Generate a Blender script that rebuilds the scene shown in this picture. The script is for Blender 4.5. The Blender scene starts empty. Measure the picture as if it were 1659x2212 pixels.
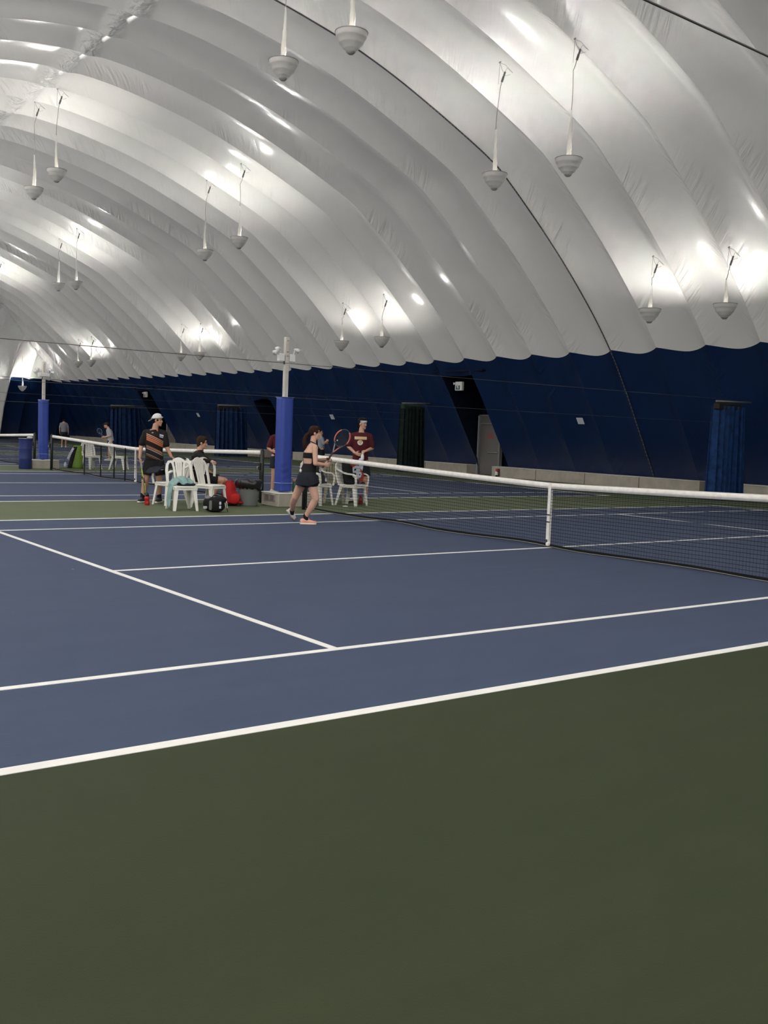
import bpy, bmesh, math, random
from mathutils import Vector as V, Matrix as M
from mathutils.bvhtree import BVHTree
random.seed(7)
SC = bpy.context.scene
COL = SC.collection
# ---------------------------------------------------------------- camera
CAM = (-10.3207, -9.8070, 1.5232)
YAW, PITCH, ROLL, FPX = 0.646586, -0.0785566, 0.0389440, 2159.36
cd = bpy.data.cameras.new('camera')
cam = bpy.data.objects.new('camera', cd)
COL.objects.link(cam)
fw = V((math.sin(YAW)*math.cos(PITCH), math.cos(YAW)*math.cos(PITCH), math.sin(PITCH)))
rt0 = V((math.cos(YAW), -math.sin(YAW), 0)); up0 = rt0.cross(fw)
rt = rt0*math.cos(ROLL)+up0*math.sin(ROLL); upv = up0*math.cos(ROLL)-rt0*math.sin(ROLL)
mw = M.Identity(4)
for i in range(3):
    mw[i][0], mw[i][1], mw[i][2], mw[i][3] = rt[i], upv[i], -fw[i], CAM[i]
cam.matrix_world = mw
cd.sensor_fit = 'HORIZONTAL'; cd.sensor_width = 36.0
cd.lens = 36.0*FPX/1659.0
cd.clip_start = 0.05; cd.clip_end = 300
SC.camera = cam
# ---------------------------------------------------------------- world, exposure
w = bpy.data.worlds.new('world'); SC.world = w; w.use_nodes = True
w.node_tree.nodes['Background'].inputs[0].default_value = (0.93, 0.97, 1.0, 1)
w.node_tree.nodes['Background'].inputs[1].default_value = .4
sl = bpy.data.lights.new('fill_sun', 'SUN'); sl.energy = 104.0; sl.angle = math.radians(3); sl.color = (1.0, .975, .94)
so = bpy.data.objects.new('fill_sun', sl); COL.objects.link(so); so.location = (-40, -30, 20)
so.rotation_euler = V((.62, .74, -.03)).to_track_quat('-Z', 'Y').to_euler()      # added fill: low daylight through the cloth on left flank and near end
SC.view_settings.view_transform = 'Standard'
SC.view_settings.look = 'None'
SC.view_settings.gamma = 1
SC.view_settings.use_curve_mapping = False
SC.view_settings.exposure = 0.52
LAMP_W = 146.0           # radiant power of one hanging uplight
LAMP_COL = (1.0, 0.965, 0.915)

# ---------------------------------------------------------------- helpers
def mat(name, col, rough=0.6, spec=0.5, metal=0.0, noise=0.0, nscale=8.0, bump=0.0, bscale=60.0, trans=0.0):
    m = bpy.data.materials.new(name); m.use_nodes = True
    nt = m.node_tree; b = nt.nodes['Principled BSDF']
    b.inputs['Roughness'].default_value = rough
    b.inputs['Specular IOR Level'].default_value = spec
    b.inputs['Metallic'].default_value = metal
    c = (*col, 1)
    b.inputs['Base Color'].default_value = c
    tc = nt.nodes.new('ShaderNodeTexCoord')
    if noise > 0:
        n = nt.nodes.new('ShaderNodeTexNoise'); n.inputs['Scale'].default_value = nscale; n.inputs['Detail'].default_value = 4
        nt.links.new(tc.outputs['Object'], n.inputs['Vector'])
        r = nt.nodes.new('ShaderNodeMapRange')
        r.inputs[1].default_value = .3; r.inputs[2].default_value = .7
        r.inputs[3].default_value = 1-noise; r.inputs[4].default_value = 1+noise
        nt.links.new(n.outputs['Fac'], r.inputs[0])
        x = nt.nodes.new('ShaderNodeMix'); x.data_type = 'RGBA'; x.blend_type = 'MULTIPLY'; x.inputs[0].default_value = 1
        x.inputs[6].default_value = c
        nt.links.new(r.outputs[0], x.inputs[7]); nt.links.new(x.outputs[2], b.inputs['Base Color'])
    if bump > 0:
        n2 = nt.nodes.new('ShaderNodeTexNoise'); n2.inputs['Scale'].default_value = bscale; n2.inputs['Detail'].default_value = 3
        nt.links.new(tc.outputs['Object'], n2.inputs['Vector'])
        bp = nt.nodes.new('ShaderNodeBump'); bp.inputs['Strength'].default_value = bump; bp.inputs['Distance'].default_value = .01
        nt.links.new(n2.outputs['Fac'], bp.inputs['Height']); nt.links.new(bp.outputs['Normal'], b.inputs['Normal'])
    if trans > 0:
        t = nt.nodes.new('ShaderNodeBsdfTranslucent'); t.inputs[0].default_value = c
        ms = nt.nodes.new('ShaderNodeMixShader'); ms.inputs[0].default_value = trans
        o = nt.nodes['Material Output']
        nt.links.new(b.outputs[0], ms.inputs[1]); nt.links.new(t.outputs[0], ms.inputs[2]); nt.links.new(ms.outputs[0], o.inputs[0])
    return m

def perp(d):
    d = d.normalized()
    a = V((0, 0, 1)) if abs(d.z) < .9 else V((1, 0, 0))
    u = d.cross(a).normalized()
    return u, d.cross(u).normalized()

class MB:
    def __init__(s): s.v = []; s.f = []; s.uv = []
    def add(s, vs, fs):
        o = len(s.v); s.v += [tuple(p) for p in vs]; s.f += [tuple(o+i for i in q) for q in fs]
    def rings(s, R, cap=True, closed=False):
        n = len(R[0]); vs = [p for r in R for p in r]; fs = []
        k = len(R)
        for i in range(k if closed else k-1):
            j = (i+1) % k
            for a in range(n):
                b = (a+1) % n
                fs.append((i*n+a, i*n+b, j*n+b, j*n+a))
        if cap and not closed:
            fs.append(tuple(range(n-1, -1, -1))); fs.append(tuple((k-1)*n+i for i in range(n)))
        s.add(vs, fs)
    def loft(s, L, n=18, cap=True):
        # L: list of (centre, vec_a, vec_b)
        s.rings([[V(c)+V(a)*math.cos(2*math.pi*i/n)+V(b)*math.sin(2*math.pi*i/n) for i in range(n)] for c, a, b in L], cap)
    def tube(s, P, r, n=8, cap=True, flat=None, up=None):
        # flat: (half_w, half_t) gives a rectangular ribbon section, up = thickness direction
        P = [V(p) for p in P]; k = len(P); R = []
        rr = r if isinstance(r, (list, tuple)) else [r]*k
        u0 = None
        for i in range(k):
            d = (P[min(i+1, k-1)]-P[max(i-1, 0)]).normalized()
            if up is not None:
                w_ = d.cross(V(up)).normalized(); u = V(up)-d*d.dot(V(up)); u.normalize()
            else:
                if u0 is None: u, w_ = perp(d)
                else:
                    u = (u0-d*d.dot(u0)).normalized(); w_ = d.cross(u)
                u0 = u
            if flat:
                a, b = flat
                q = rr[i] if r else 1
                R.append([P[i]+w_*a*q+u*b, P[i]-w_*a*q+u*b, P[i]-w_*a*q-u*b, P[i]+w_*a*q-u*b])
            else:
                R.append([P[i]+u*rr[i]*math.cos(2*math.pi*j/n)+w_*rr[i]*math.sin(2*math.pi*j/n) for j in range(n)])
        s.rings(R, cap)
    def cap(s, p0, p1, r0, r1, n=14):
        p0 = V(p0); p1 = V(p1); d = (p1-p0)
        if d.length < 1e-6: return
        d.normalize(); u, w_ = perp(d); R = []
        for c, r, sg, angs in ((p0, r0, -1, (80, 55, 28)), (p0, r0, 0, (0,)), (p1, r1, 0, (0,)), (p1, r1, 1, (28, 55, 80))):
            for a in angs:
                a = math.radians(a); q = r*math.cos(a); cc = c+d*sg*r*math.sin(a)
                R.append([cc+u*q*math.cos(2*math.pi*j/n)+w_*q*math.sin(2*math.pi*j/n) for j in range(n)])
        s.rings(R)
    def chain(s, P, R):
        for i in range(len(P)-1): s.cap(P[i], P[i+1], R[i], R[i+1])
    def ell(s, c, r, ax=None, n=16, m=10):
        c = V(c)
        if ax is None: ax = (V((1, 0, 0)), V((0, 1, 0)), V((0, 0, 1)))
        R = []
        for i in range(1, m):
            t = math.pi*i/m-math.pi/2
            R.append([c+ax[0]*r[0]*math.cos(t)*math.cos(2*math.pi*j/n)+ax[1]*r[1]*math.cos(t)*math.sin(2*math.pi*j/n)+ax[2]*r[2]*math.sin(t) for j in range(n)])
        s.rings(R)
    def box(s, c, d, rz=0.0, bev=0.0, ax=None):
        c = V(c)
        if ax is None: ax = (V((math.cos(rz), math.sin(rz), 0)), V((-math.sin(rz), math.cos(rz), 0)), V((0, 0, 1)))
        h = [q/2 for q in d]
        if bev <= 0:
            vs = [c+ax[0]*h[0]*i+ax[1]*h[1]*j+ax[2]*h[2]*k for k in (-1, 1) for i, j in ((-1, -1), (1, -1), (1, 1), (-1, 1))]
            s.add(vs, [(3, 2, 1, 0), (4, 5, 6, 7), (0, 1, 5, 4), (1, 2, 6, 5), (2, 3, 7, 6), (3, 0, 4, 7)])
        else:
            R = []
            for z, q in ((-h[2], bev), (-h[2]+bev, 0), (h[2]-bev, 0), (h[2], bev)):
                r = []
                for sx, sy in ((-1, -1), (1, -1), (1, 1), (-1, 1)):
                    x0, y0 = sx*(h[0]-q), sy*(h[1]-q)
                    e = bev*.7
                    pts = [(x0, y0-sy*e), (x0-sx*e, y0)]
                    if sx*sy > 0: pts = pts
                    else: pts = pts[::-1]
                    r += pts
                R.append([c+ax[0]*x+ax[1]*y+ax[2]*z for x, y in r])
            s.rings(R)
    def lathe(s, prof, c=(0, 0, 0), n=24, cap=True):
        c = V(c)
        s.rings([[c+V((r*math.cos(2*math.pi*j/n), r*math.sin(2*math.pi*j/n), z)) for j in range(n)] for r, z in prof], cap)
    def mesh(s, name):
        me = bpy.data.meshes.new(name); me.from_pydata(s.v, [], s.f); me.update(); return me
    def build(s, name, m, parent=None, smooth=True, flip=False):
        me = s.mesh(name)
        bm = bmesh.new(); bm.from_mesh(me); bmesh.ops.recalc_face_normals(bm, faces=bm.faces)
        if flip: bmesh.ops.reverse_faces(bm, faces=bm.faces)
        bm.to_mesh(me); bm.free()
        me.polygons.foreach_set('use_smooth', [smooth]*len(me.polygons))
        me.materials.append(m)
        o = bpy.data.objects.new(name, me); COL.objects.link(o)
        if parent: o.parent = parent
        return o
    def soft(s, name, m, parent=None, voxel=.008, it=4):
        # fuse all overlapping shells into one continuous skin
        me = s.mesh('tmp'); bm = bmesh.new(); bm.from_mesh(me); bmesh.ops.recalc_face_normals(bm, faces=bm.faces); bm.to_mesh(me); bm.free()
        t = bpy.data.objects.new('tmp', me); COL.objects.link(t)
        r = t.modifiers.new('r', 'REMESH'); r.mode = 'VOXEL'; r.voxel_size = voxel; r.adaptivity = 0
        if it:
            q = t.modifiers.new('s', 'SMOOTH'); q.factor = .5; q.iterations = it
        dg = bpy.context.evaluated_depsgraph_get(); dg.update()
        out = bpy.data.meshes.new_from_object(t.evaluated_get(dg)); out.name = name
        bpy.data.objects.remove(t); bpy.data.meshes.remove(me)
        out.polygons.foreach_set('use_smooth', [True]*len(out.polygons))
        out.materials.clear(); out.materials.append(m)
        o = bpy.data.objects.new(name, out); COL.objects.link(o)
        if parent: o.parent = parent
        return o

def tag(o, label=None, cat=None, group=None, kind=None):
    if label: o['label'] = label
    if cat: o['category'] = cat
    if group: o['group'] = group
    if kind: o['kind'] = kind
    return o
def empty(name, loc=(0, 0, 0), rz=0.0, **k):
    o = bpy.data.objects.new(name, None); COL.objects.link(o); o.empty_display_size = .2
    o.location = loc; o.rotation_euler = (0, 0, rz)
    return tag(o, **k)
def copy_tree(o, parent=None):
    c = o.copy(); COL.objects.link(c)
    if parent: c.parent = parent
    for ch in list(o.children): copy_tree(ch, c)
    return c

# ---------------------------------------------------------------- materials
def membrane(name, col, rough, amp, spec=.5, trans=0.0):
    m = bpy.data.materials.new(name); m.use_nodes = True
    nt = m.node_tree; b = nt.nodes['Principled BSDF']; N = nt.nodes.new; Lk = nt.links.new
    b.inputs['Base Color'].default_value = (*col, 1); b.inputs['Roughness'].default_value = rough
    b.inputs['Specular IOR Level'].default_value = spec
    uv = N('ShaderNodeUVMap'); uv.uv_map = 'UVMap'
    sx = N('ShaderNodeSeparateXYZ'); Lk(uv.outputs[0], sx.inputs[0])
    oi = N('ShaderNodeObjectInfo')
    def math_(op, a, b_=None, c_=None):
        n = N('ShaderNodeMath'); n.operation = op
        for i, q in enumerate((a, b_, c_)):
            if q is None: continue
            if isinstance(q, (int, float)): n.inputs[i].default_value = q
            else: Lk(q, n.inputs[i])
        return n.outputs[0]
    d = math_('ABSOLUTE', math_('SUBTRACT', sx.outputs[0], .5))      # 0 mid panel, .5 crease
    edge = N('ShaderNodeMapRange'); edge.interpolation_type = 'SMOOTHSTEP'
    edge.inputs[1].default_value = .12; edge.inputs[2].default_value = .42
    Lk(d, edge.inputs[0])
    cv = N('ShaderNodeCombineXYZ')
    Lk(math_('MULTIPLY', sx.outputs[0], 1.3), cv.inputs[0])
    Lk(math_('ADD', math_('MULTIPLY', sx.outputs[1], 2.9), math_('MULTIPLY', d, 5.0)), cv.inputs[1])
    Lk(math_('MULTIPLY', oi.outputs['Random'], 50.), cv.inputs[2])
    n1 = N('ShaderNodeTexNoise'); n1.inputs['Scale'].default_value = 1.; n1.inputs['Detail'].default_value = 2.0; n1.inputs['Distortion'].default_value = 1.3
    Lk(cv.outputs[0], n1.inputs['Vector'])
    # patches where the cloth is slack
    cv2 = N('ShaderNodeCombineXYZ'); Lk(math_('MULTIPLY', sx.outputs[1], .35), cv2.inputs[1]); Lk(math_('MULTIPLY', oi.outputs['Random'], 31.), cv2.inputs[2]); Lk(math_('MULTIPLY', sx.outputs[0], .8), cv2.inputs[0])
    n2 = N('ShaderNodeTexNoise'); n2.inputs['Scale'].default_value = 1.; n2.inputs['Detail'].default_value = 1.
    Lk(cv2.outputs[0], n2.inputs['Vector'])
    pm = N('ShaderNodeMapRange'); pm.interpolation_type = 'SMOOTHSTEP'; pm.inputs[1].default_value = .48; pm.inputs[2].default_value = .70
    pm.inputs[3].default_value = .08
    Lk(n2.outputs['Fac'], pm.inputs[0])
    h = math_('MULTIPLY', math_('MULTIPLY', n1.outputs['Fac'], edge.outputs[0]), pm.outputs[0])
    # broad slow undulation
    n3 = N('ShaderNodeTexNoise'); n3.inputs['Scale'].default_value = .9; n3.inputs['Detail'].default_value = 1
    tc = N('ShaderNodeTexCoord'); Lk(tc.outputs['Object'], n3.inputs['Vector'])
    h2 = math_('ADD', h, math_('MULTIPLY', n3.outputs['Fac'], .35))
    # crumpled gather along the ridge seam
    so_ = N('ShaderNodeSeparateXYZ'); Lk(tc.outputs['Object'], so_.inputs[0])
    rg = N('ShaderNodeMapRange'); rg.interpolation_type = 'SMOOTHSTEP'; rg.inputs[1].default_value = .42; rg.inputs[2].default_value = .06
    Lk(math_('ABSOLUTE', so_.outputs[0]), rg.inputs[0])
    n5 = N('ShaderNodeTexNoise'); n5.inputs['Scale'].default_value = 5.0; n5.inputs['Detail'].default_value = 2; n5.inputs['Distortion'].default_value = .5
    Lk(tc.outputs['Object'], n5.inputs['Vector'])
    h2 = math_('ADD', h2, math_('MULTIPLY', math_('MULTIPLY', n5.outputs['Fac'], rg.outputs[0]), 1.3))
    if not trans:                                # greyer, slightly paler navy towards the foot of the wall, patchy
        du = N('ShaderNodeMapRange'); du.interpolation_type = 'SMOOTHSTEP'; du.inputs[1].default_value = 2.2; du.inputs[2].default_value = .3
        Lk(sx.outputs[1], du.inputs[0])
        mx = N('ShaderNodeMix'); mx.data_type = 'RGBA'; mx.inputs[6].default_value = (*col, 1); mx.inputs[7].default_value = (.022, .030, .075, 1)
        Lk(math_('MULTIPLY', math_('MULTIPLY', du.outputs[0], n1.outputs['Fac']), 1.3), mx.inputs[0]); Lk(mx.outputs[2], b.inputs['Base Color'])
    bp = N('ShaderNodeBump'); bp.inputs['Strength'].default_value = 1.0; bp.inputs['Distance'].default_value = amp
    Lk(h2, bp.inputs['Height']); Lk(bp.outputs[0], b.inputs['Normal'])
    if trans:                                    # lets a little of the added daylight through the white cloth
        t = N('ShaderNodeBsdfTranslucent'); t.inputs[0].default_value = (*col, 1)
        ms = N('ShaderNodeMixShader'); ms.inputs[0].default_value = trans
        o = nt.nodes['Material Output']; Lk(b.outputs[0], ms.inputs[1]); Lk(t.outputs[0], ms.inputs[2]); Lk(ms.outputs[0], o.inputs[0])
    return m
WHITE_VINYL = membrane('white_vinyl', (.86, .842, .818), .23, .13, .55, .085)
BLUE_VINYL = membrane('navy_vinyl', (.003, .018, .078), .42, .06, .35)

def court_mat(name, col, col2):
    m = mat(name, col, .62, .16)
    nt = m.node_tree; b = nt.nodes['Principled BSDF']; N = nt.nodes.new; Lk = nt.links.new
    b.inputs['Sheen Weight'].default_value = .0; b.inputs['Sheen Roughness'].default_value = .6
    tc = N('ShaderNodeTexCoord')
    n = N('ShaderNodeTexNoise'); n.inputs['Scale'].default_value = 1.1; n.inputs['Detail'].default_value = 6; n.inputs['Roughness'].default_value = .65
    Lk(tc.outputs['Object'], n.inputs['Vector'])
    mp = N('ShaderNodeMapping'); mp.inputs['Scale'].default_value = (.5, 5., 1); mp.inputs['Rotation'].default_value = (0, 0, .25)
    Lk(tc.outputs['Object'], mp.inputs[0])
    n2 = N('ShaderNodeTexNoise'); n2.inputs['Scale'].default_value = .8; n2.inputs['Detail'].default_value = 3; Lk(mp.outputs[0], n2.inputs['Vector'])
    ad = N('ShaderNodeMath'); ad.operation = 'ADD'; Lk(n.outputs['Fac'], ad.inputs[0]); Lk(n2.outputs['Fac'], ad.inputs[1])
    rp = N('ShaderNodeMapRange'); rp.inputs[1].default_value = .7; rp.inputs[2].default_value = 1.3; Lk(ad.outputs[0], rp.inputs[0])
    mx = N('ShaderNodeMix'); mx.data_type = 'RGBA'; mx.inputs[6].default_value = (*col, 1); mx.inputs[7].default_value = (*col2, 1)
    Lk(rp.outputs[0], mx.inputs[0])
    # small pale scuffs
    vo = N('ShaderNodeTexVoronoi'); vo.inputs['Scale'].default_value = .9; Lk(tc.outputs['Object'], vo.inputs['Vector'])
    lt = N('ShaderNodeMath'); lt.operation = 'LESS_THAN'; lt.inputs[1].default_value = .014; Lk(vo.outputs['Distance'], lt.inputs[0])
    m2 = N('ShaderNodeMix'); m2.data_type = 'RGBA'; m2.inputs[7].default_value = (.35, .37, .36, 1)
    Lk(lt.outputs[0], m2.inputs[0]); Lk(mx.outputs[2], m2.inputs[6]); Lk(m2.outputs[2], b.inputs['Base Color'])
    n4 = N('ShaderNodeTexNoise'); n4.inputs['Scale'].default_value = 180; n4.inputs['Detail'].default_value = 2; Lk(tc.outputs['Object'], n4.inputs['Vector'])
    bp = N('ShaderNodeBump'); bp.inputs['Strength'].default_value = .35; bp.inputs['Distance'].default_value = .003
    Lk(n4.outputs['Fac'], bp.inputs['Height']); Lk(bp.outputs[0], b.inputs['Normal'])
    return m
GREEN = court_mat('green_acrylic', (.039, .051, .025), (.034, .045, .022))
BLUE = court_mat('blue_acrylic', (.062, .084, .148), (.055, .075, .134))
LINE = mat('line_paint', (.88, .88, .86), .6, .3, noise=.06, nscale=5)
GREENP = court_mat('pale_green_acrylic', (.128, .158, .092), (.110, .138, .080))  # paler green for the floor beyond the near apron
CONC = mat('concrete', (.44, .405, .35), .8, .3, noise=.14, nscale=3, bump=.3, bscale=40)
CONCT = mat('concrete_cap', (.74, .72, .68), .7, .3, noise=.06, nscale=5)
BLACK = mat('black', (.010, .010, .012), .5, .4)
BLACKC = mat('black_cloth', (.008, .008, .010), .8, .3, bump=.4, bscale=25)
NAVYC = mat('dark_navy_cloth', (.010, .013, .024), .75, .3, bump=.4, bscale=25)
CORD = mat('net_cord', (.010, .012, .012), .8, .2)
TAPE = mat('net_tape', (.90, .885, .85), .7, .3, noise=.08, nscale=14)
POSTG = mat('post_enamel', (.012, .016, .015), .45, .5)
PADB = mat('pad_vinyl', (.034, .068, .36), .38, .5, noise=.05, nscale=3, bump=.6, bscale=7)
PADL = mat('pad_trim', (.30, .38, .68), .5)
POLE = mat('pole_paint', (.60, .58, .53), .6, .3, noise=.08, nscale=6)
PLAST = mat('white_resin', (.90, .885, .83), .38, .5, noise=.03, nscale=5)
PLASTB = mat('beige_resin', (.42, .39, .28), .5, .4, noise=.1, nscale=5)  # dull beige resin of the single beige chair
BOWLM = mat('bowl_plastic', (.66, .65, .63), .3, .5, trans=.12)
SLEEVE = mat('sleeve_cloth', (.92, .90, .86), .8, .2, trans=.3)
RIMM = mat('bowl_rim', (.30, .29, .28), .5)
CORDG = mat('grey_cord', (.30, .29, .28), .7)
PLUG = mat('plug', (.10, .095, .095), .5)
DOORM = mat('door_paint', (.165, .155, .150), .5, .4, noise=.06, nscale=2)
FRAMEM = mat('door_frame', (.24, .235, .235), .5, .4)
PALE = mat('pale_edge', (.50, .56, .66), .5)
PAPER = mat('paper', (.62, .68, .78), .7)
REDM = mat('red_print', (.50, .06, .05), .6)
GALV = mat('steel', (.55, .55, .54), .4, .5, metal=.8)
LIGHTP = mat('white_housing', (.80, .80, .80), .4)
CABLE = mat('dark_cable', (.06, .06, .06), .6)
SKIN = mat('skin', (.56, .32, .225), .5, .35, noise=.06, nscale=9)
SKINL = mat('skin_pale', (.66, .40, .295), .5, .35, noise=.06, nscale=9)
LIPS = mat('lips', (.36, .13, .11), .5)
EYEW = mat('eye_white', (.30, .26, .24), .5)
IRIS = mat('iris', (.03, .02, .015), .3)
HAIRB = mat('brown_hair', (.030, .012, .007), .7, .15, noise=.35, nscale=30, bump=.8, bscale=70)
HAIRD = mat('dark_hair', (.008, .006, .005), .7, .15, bump=.8, bscale=70)
HAIRM = mat('mid_brown_hair', (.032, .018, .010), .7, .15, noise=.3, nscale=30, bump=.8, bscale=70)
# ================================================================ the setting
Y0, YS = 11.45, 1.75                     # one membrane crease, crease spacing
YN, YF, XW = -24.0, 66.5, 17.0           # near and far ends, half width at the base
PROF = [(17.06, -.06), (17.0, .40), (16.55, 1.15), (16.07, 1.94), (15.26, 3.25), (14.44, 4.42), (13.31, 5.69), (11.76, 7.16), (9.84, 8.71),
        (8.82, 9.35), (6.29, 10.42), (4.54, 11.02), (3.07, 11.38), (1.5, 11.66), (0.0, 11.76)]
def resample(P, ds):
    out = []
    n = len(P)
    for i in range(n-1):
        p0 = V(P[max(i-1, 0)]); p1 = V(P[i]); p2 = V(P[i+1]); p3 = V(P[min(i+2, n-1)])
        if i == n-2: p3 = V((-p1.x, p1.y))
        k = max(2, int((p2-p1).length/(ds if p1.x > 1.6 else .085)))
        for j in range(k):
            t = j/k
            out.append(.5*((2*p1)+(p2-p0)*t+(2*p0-5*p1+4*p2-p3)*t*t+(3*p1-p0-3*p2+p3)*t**3))
    out.append(V(P[-1]))
    return out
HALF = resample(PROF, .33)
ISPL = min(range(len(HALF)), key=lambda i: abs(HALF[i].y-4.42))
HALF[ISPL] = V((14.44, 4.42))
FULL = HALF+[V((-p.x, p.y)) for p in HALF[-2::-1]]
NF = len(FULL)
def normals(P):
    out = []
    for i in range(len(P)):
        t = (P[min(i+1, len(P)-1)]-P[max(i-1, 0)]).normalized()
        out.append(V((t.y, -t.x)))       # outward for a path running right base -> apex -> left base
    return out
FN = normals(FULL)
ARC = [0.0]
for i in range(1, NF): ARC.append(ARC[-1]+(FULL[i]-FULL[i-1]).length)
def prof_z(x):
    x = abs(x)
    for a, b in zip(HALF[:-1], HALF[1:]):
        if b.x <= x <= a.x: return b.y+(a.y-b.y)*(x-b.x)/max(a.x-b.x, 1e-6)
    return HALF[-1].y
def bulge(u, chord=YS, sag=.37):
    # circular arc between two restraining cables
    r = (chord*chord/4+sag*sag)/(2*sag)
    x = (u-.5)*chord
    return math.sqrt(max(r*r-x*x, 0))-(r-sag)
def hsh(*a):
    q = math.sin(sum(v_*k for v_, k in zip(a, (12.9898, 78.233, 37.719))))*43758.5453
    return q-math.floor(q)
def panel(i0, i1, ya, yb, m, parent, name, nu=14):
    vs = []; uvs = []; fs = []
    seed = hsh(ya, 1.3)
    for i in range(i0, i1+1):
        p = FULL[i]; n = FN[i]
        ridge = math.exp(-(p.x/.27)**2)
        foot = max(0.0, min(1.0, (p.y-1.0)/7.0)); foot = .30+.70*foot
        for j in range(nu+1):
            u = j/nu
            y = ya+(yb-ya)*u
            b = bulge(u)*(1-.38*ridge)*foot
            if ridge > .02 and 0 < j < nu:
                b += ridge*abs(2*u-1)**1.5*((hsh(i*.7, j*1.9, ya)-.5)*.10+.03*math.sin(j*2.6+ya+p.x*9))
            x, z = p.x+n.x*b, p.y+n.y*b-ridge*.06
            q = 1-abs(2*u-1)**1.8                    # the colour seam sags between the creases
            fall = max(0.0, 1-abs(ARC[i]-ARC[ISPL])/1.5) if i < NF//2 else max(0.0, 1-abs(ARC[i]-ARC[NF-1-ISPL])/1.5)
            sg = -1 if i < NF//2 else 1
            x += sg*n.y*.34*q*fall*-1; z -= abs(n.x)*.34*q*fall
            ax = abs(p.x)
            yy = min(max(y, YN+XW-ax), YF-XW+ax)
            if yy != y: x, z = p.x, p.y
            vs.append((x, yy, z)); uvs.append((u, ARC[i]))
    w_ = nu+1
    for i in range(i1-i0):
        for j in range(nu):
            q = (i*w_+j, i*w_+j+1, (i+1)*w_+j+1, (i+1)*w_+j)
            a = V(vs[q[0]]); b_ = V(vs[q[1]]); c = V(vs[q[3]]); d = V(vs[q[2]])
            if (b_-a).length < 1e-4 and (d-c).length < 1e-4: continue
            fs.append(q)
    if not fs: return None
    me = bpy.data.meshes.new(name); me.from_pydata(vs, [], fs)
    ul = me.uv_layers.new(name='UVMap')
    for l in me.loops: ul.data[l.index].uv = uvs[l.vertex_index]
    bm = bmesh.new(); bm.from_mesh(me)
    bmesh.ops.dissolve_degenerate(bm, dist=1e-4, edges=bm.edges)
    loose = [v_ for v_ in bm.verts if not v_.link_faces]; bmesh.ops.delete(bm, geom=loose, context='VERTS')
    bm.to_mesh(me); bm.free()
    me.polygons.foreach_set('use_smooth', [True]*len(me.polygons)); me.materials.append(m)
    o = bpy.data.objects.new(name, me); COL.objects.link(o); o.parent = parent
    return o
ceiling = empty('ceiling', kind='structure', label='white air-dome ceiling of arched vinyl panels pinched between cables')
wall_right = empty('wall_right', kind='structure', label='navy vinyl lower wall of the dome on the right')
wall_left = empty('wall_left', kind='structure', label='navy vinyl lower wall of the dome on the left')
RECESS = {4: 3.75, 13: 3.0, 21: 3.5}     # panels opened up at the foot for doorways
k0 = math.floor((YN-Y0)/YS); k1 = math.ceil((YF-Y0)/YS)
for k in range(k0, k1+1):
    ya, yb = Y0+YS*k, Y0+YS*(k+1)
    panel(ISPL, NF-1-ISPL, ya, yb, WHITE_VINYL, ceiling, 'roof_panel')
    a = 0
    if k in RECESS: a = min(range(ISPL), key=lambda i: abs(FULL[i].y-RECESS[k]))
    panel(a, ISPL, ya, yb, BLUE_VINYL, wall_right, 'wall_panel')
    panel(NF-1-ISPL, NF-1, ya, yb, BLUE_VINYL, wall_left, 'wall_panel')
# dark restraining cable lying in one crease from floor to floor
t = MB(); t.tube([(p.x-n.x*.03, Y0, p.y-n.y*.03) for p, n in zip(FULL, FN)], .019, 6)
t.build('seam_cable', CABLE, ceiling)
t = MB()
for i in range(0, ISPL*3, 1):
    p, n = FULL[i], FN[i]
    q = FULL[i+1]
    for f in (0, .33, .66):
        c = p.lerp(q, f); t.box((c.x-n.x*.04, Y0, c.y-n.y*.04), (.018, .03, .022))
tag(t.build('cable_clips', RIMM, ceiling, smooth=False), kind='stuff')
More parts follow.
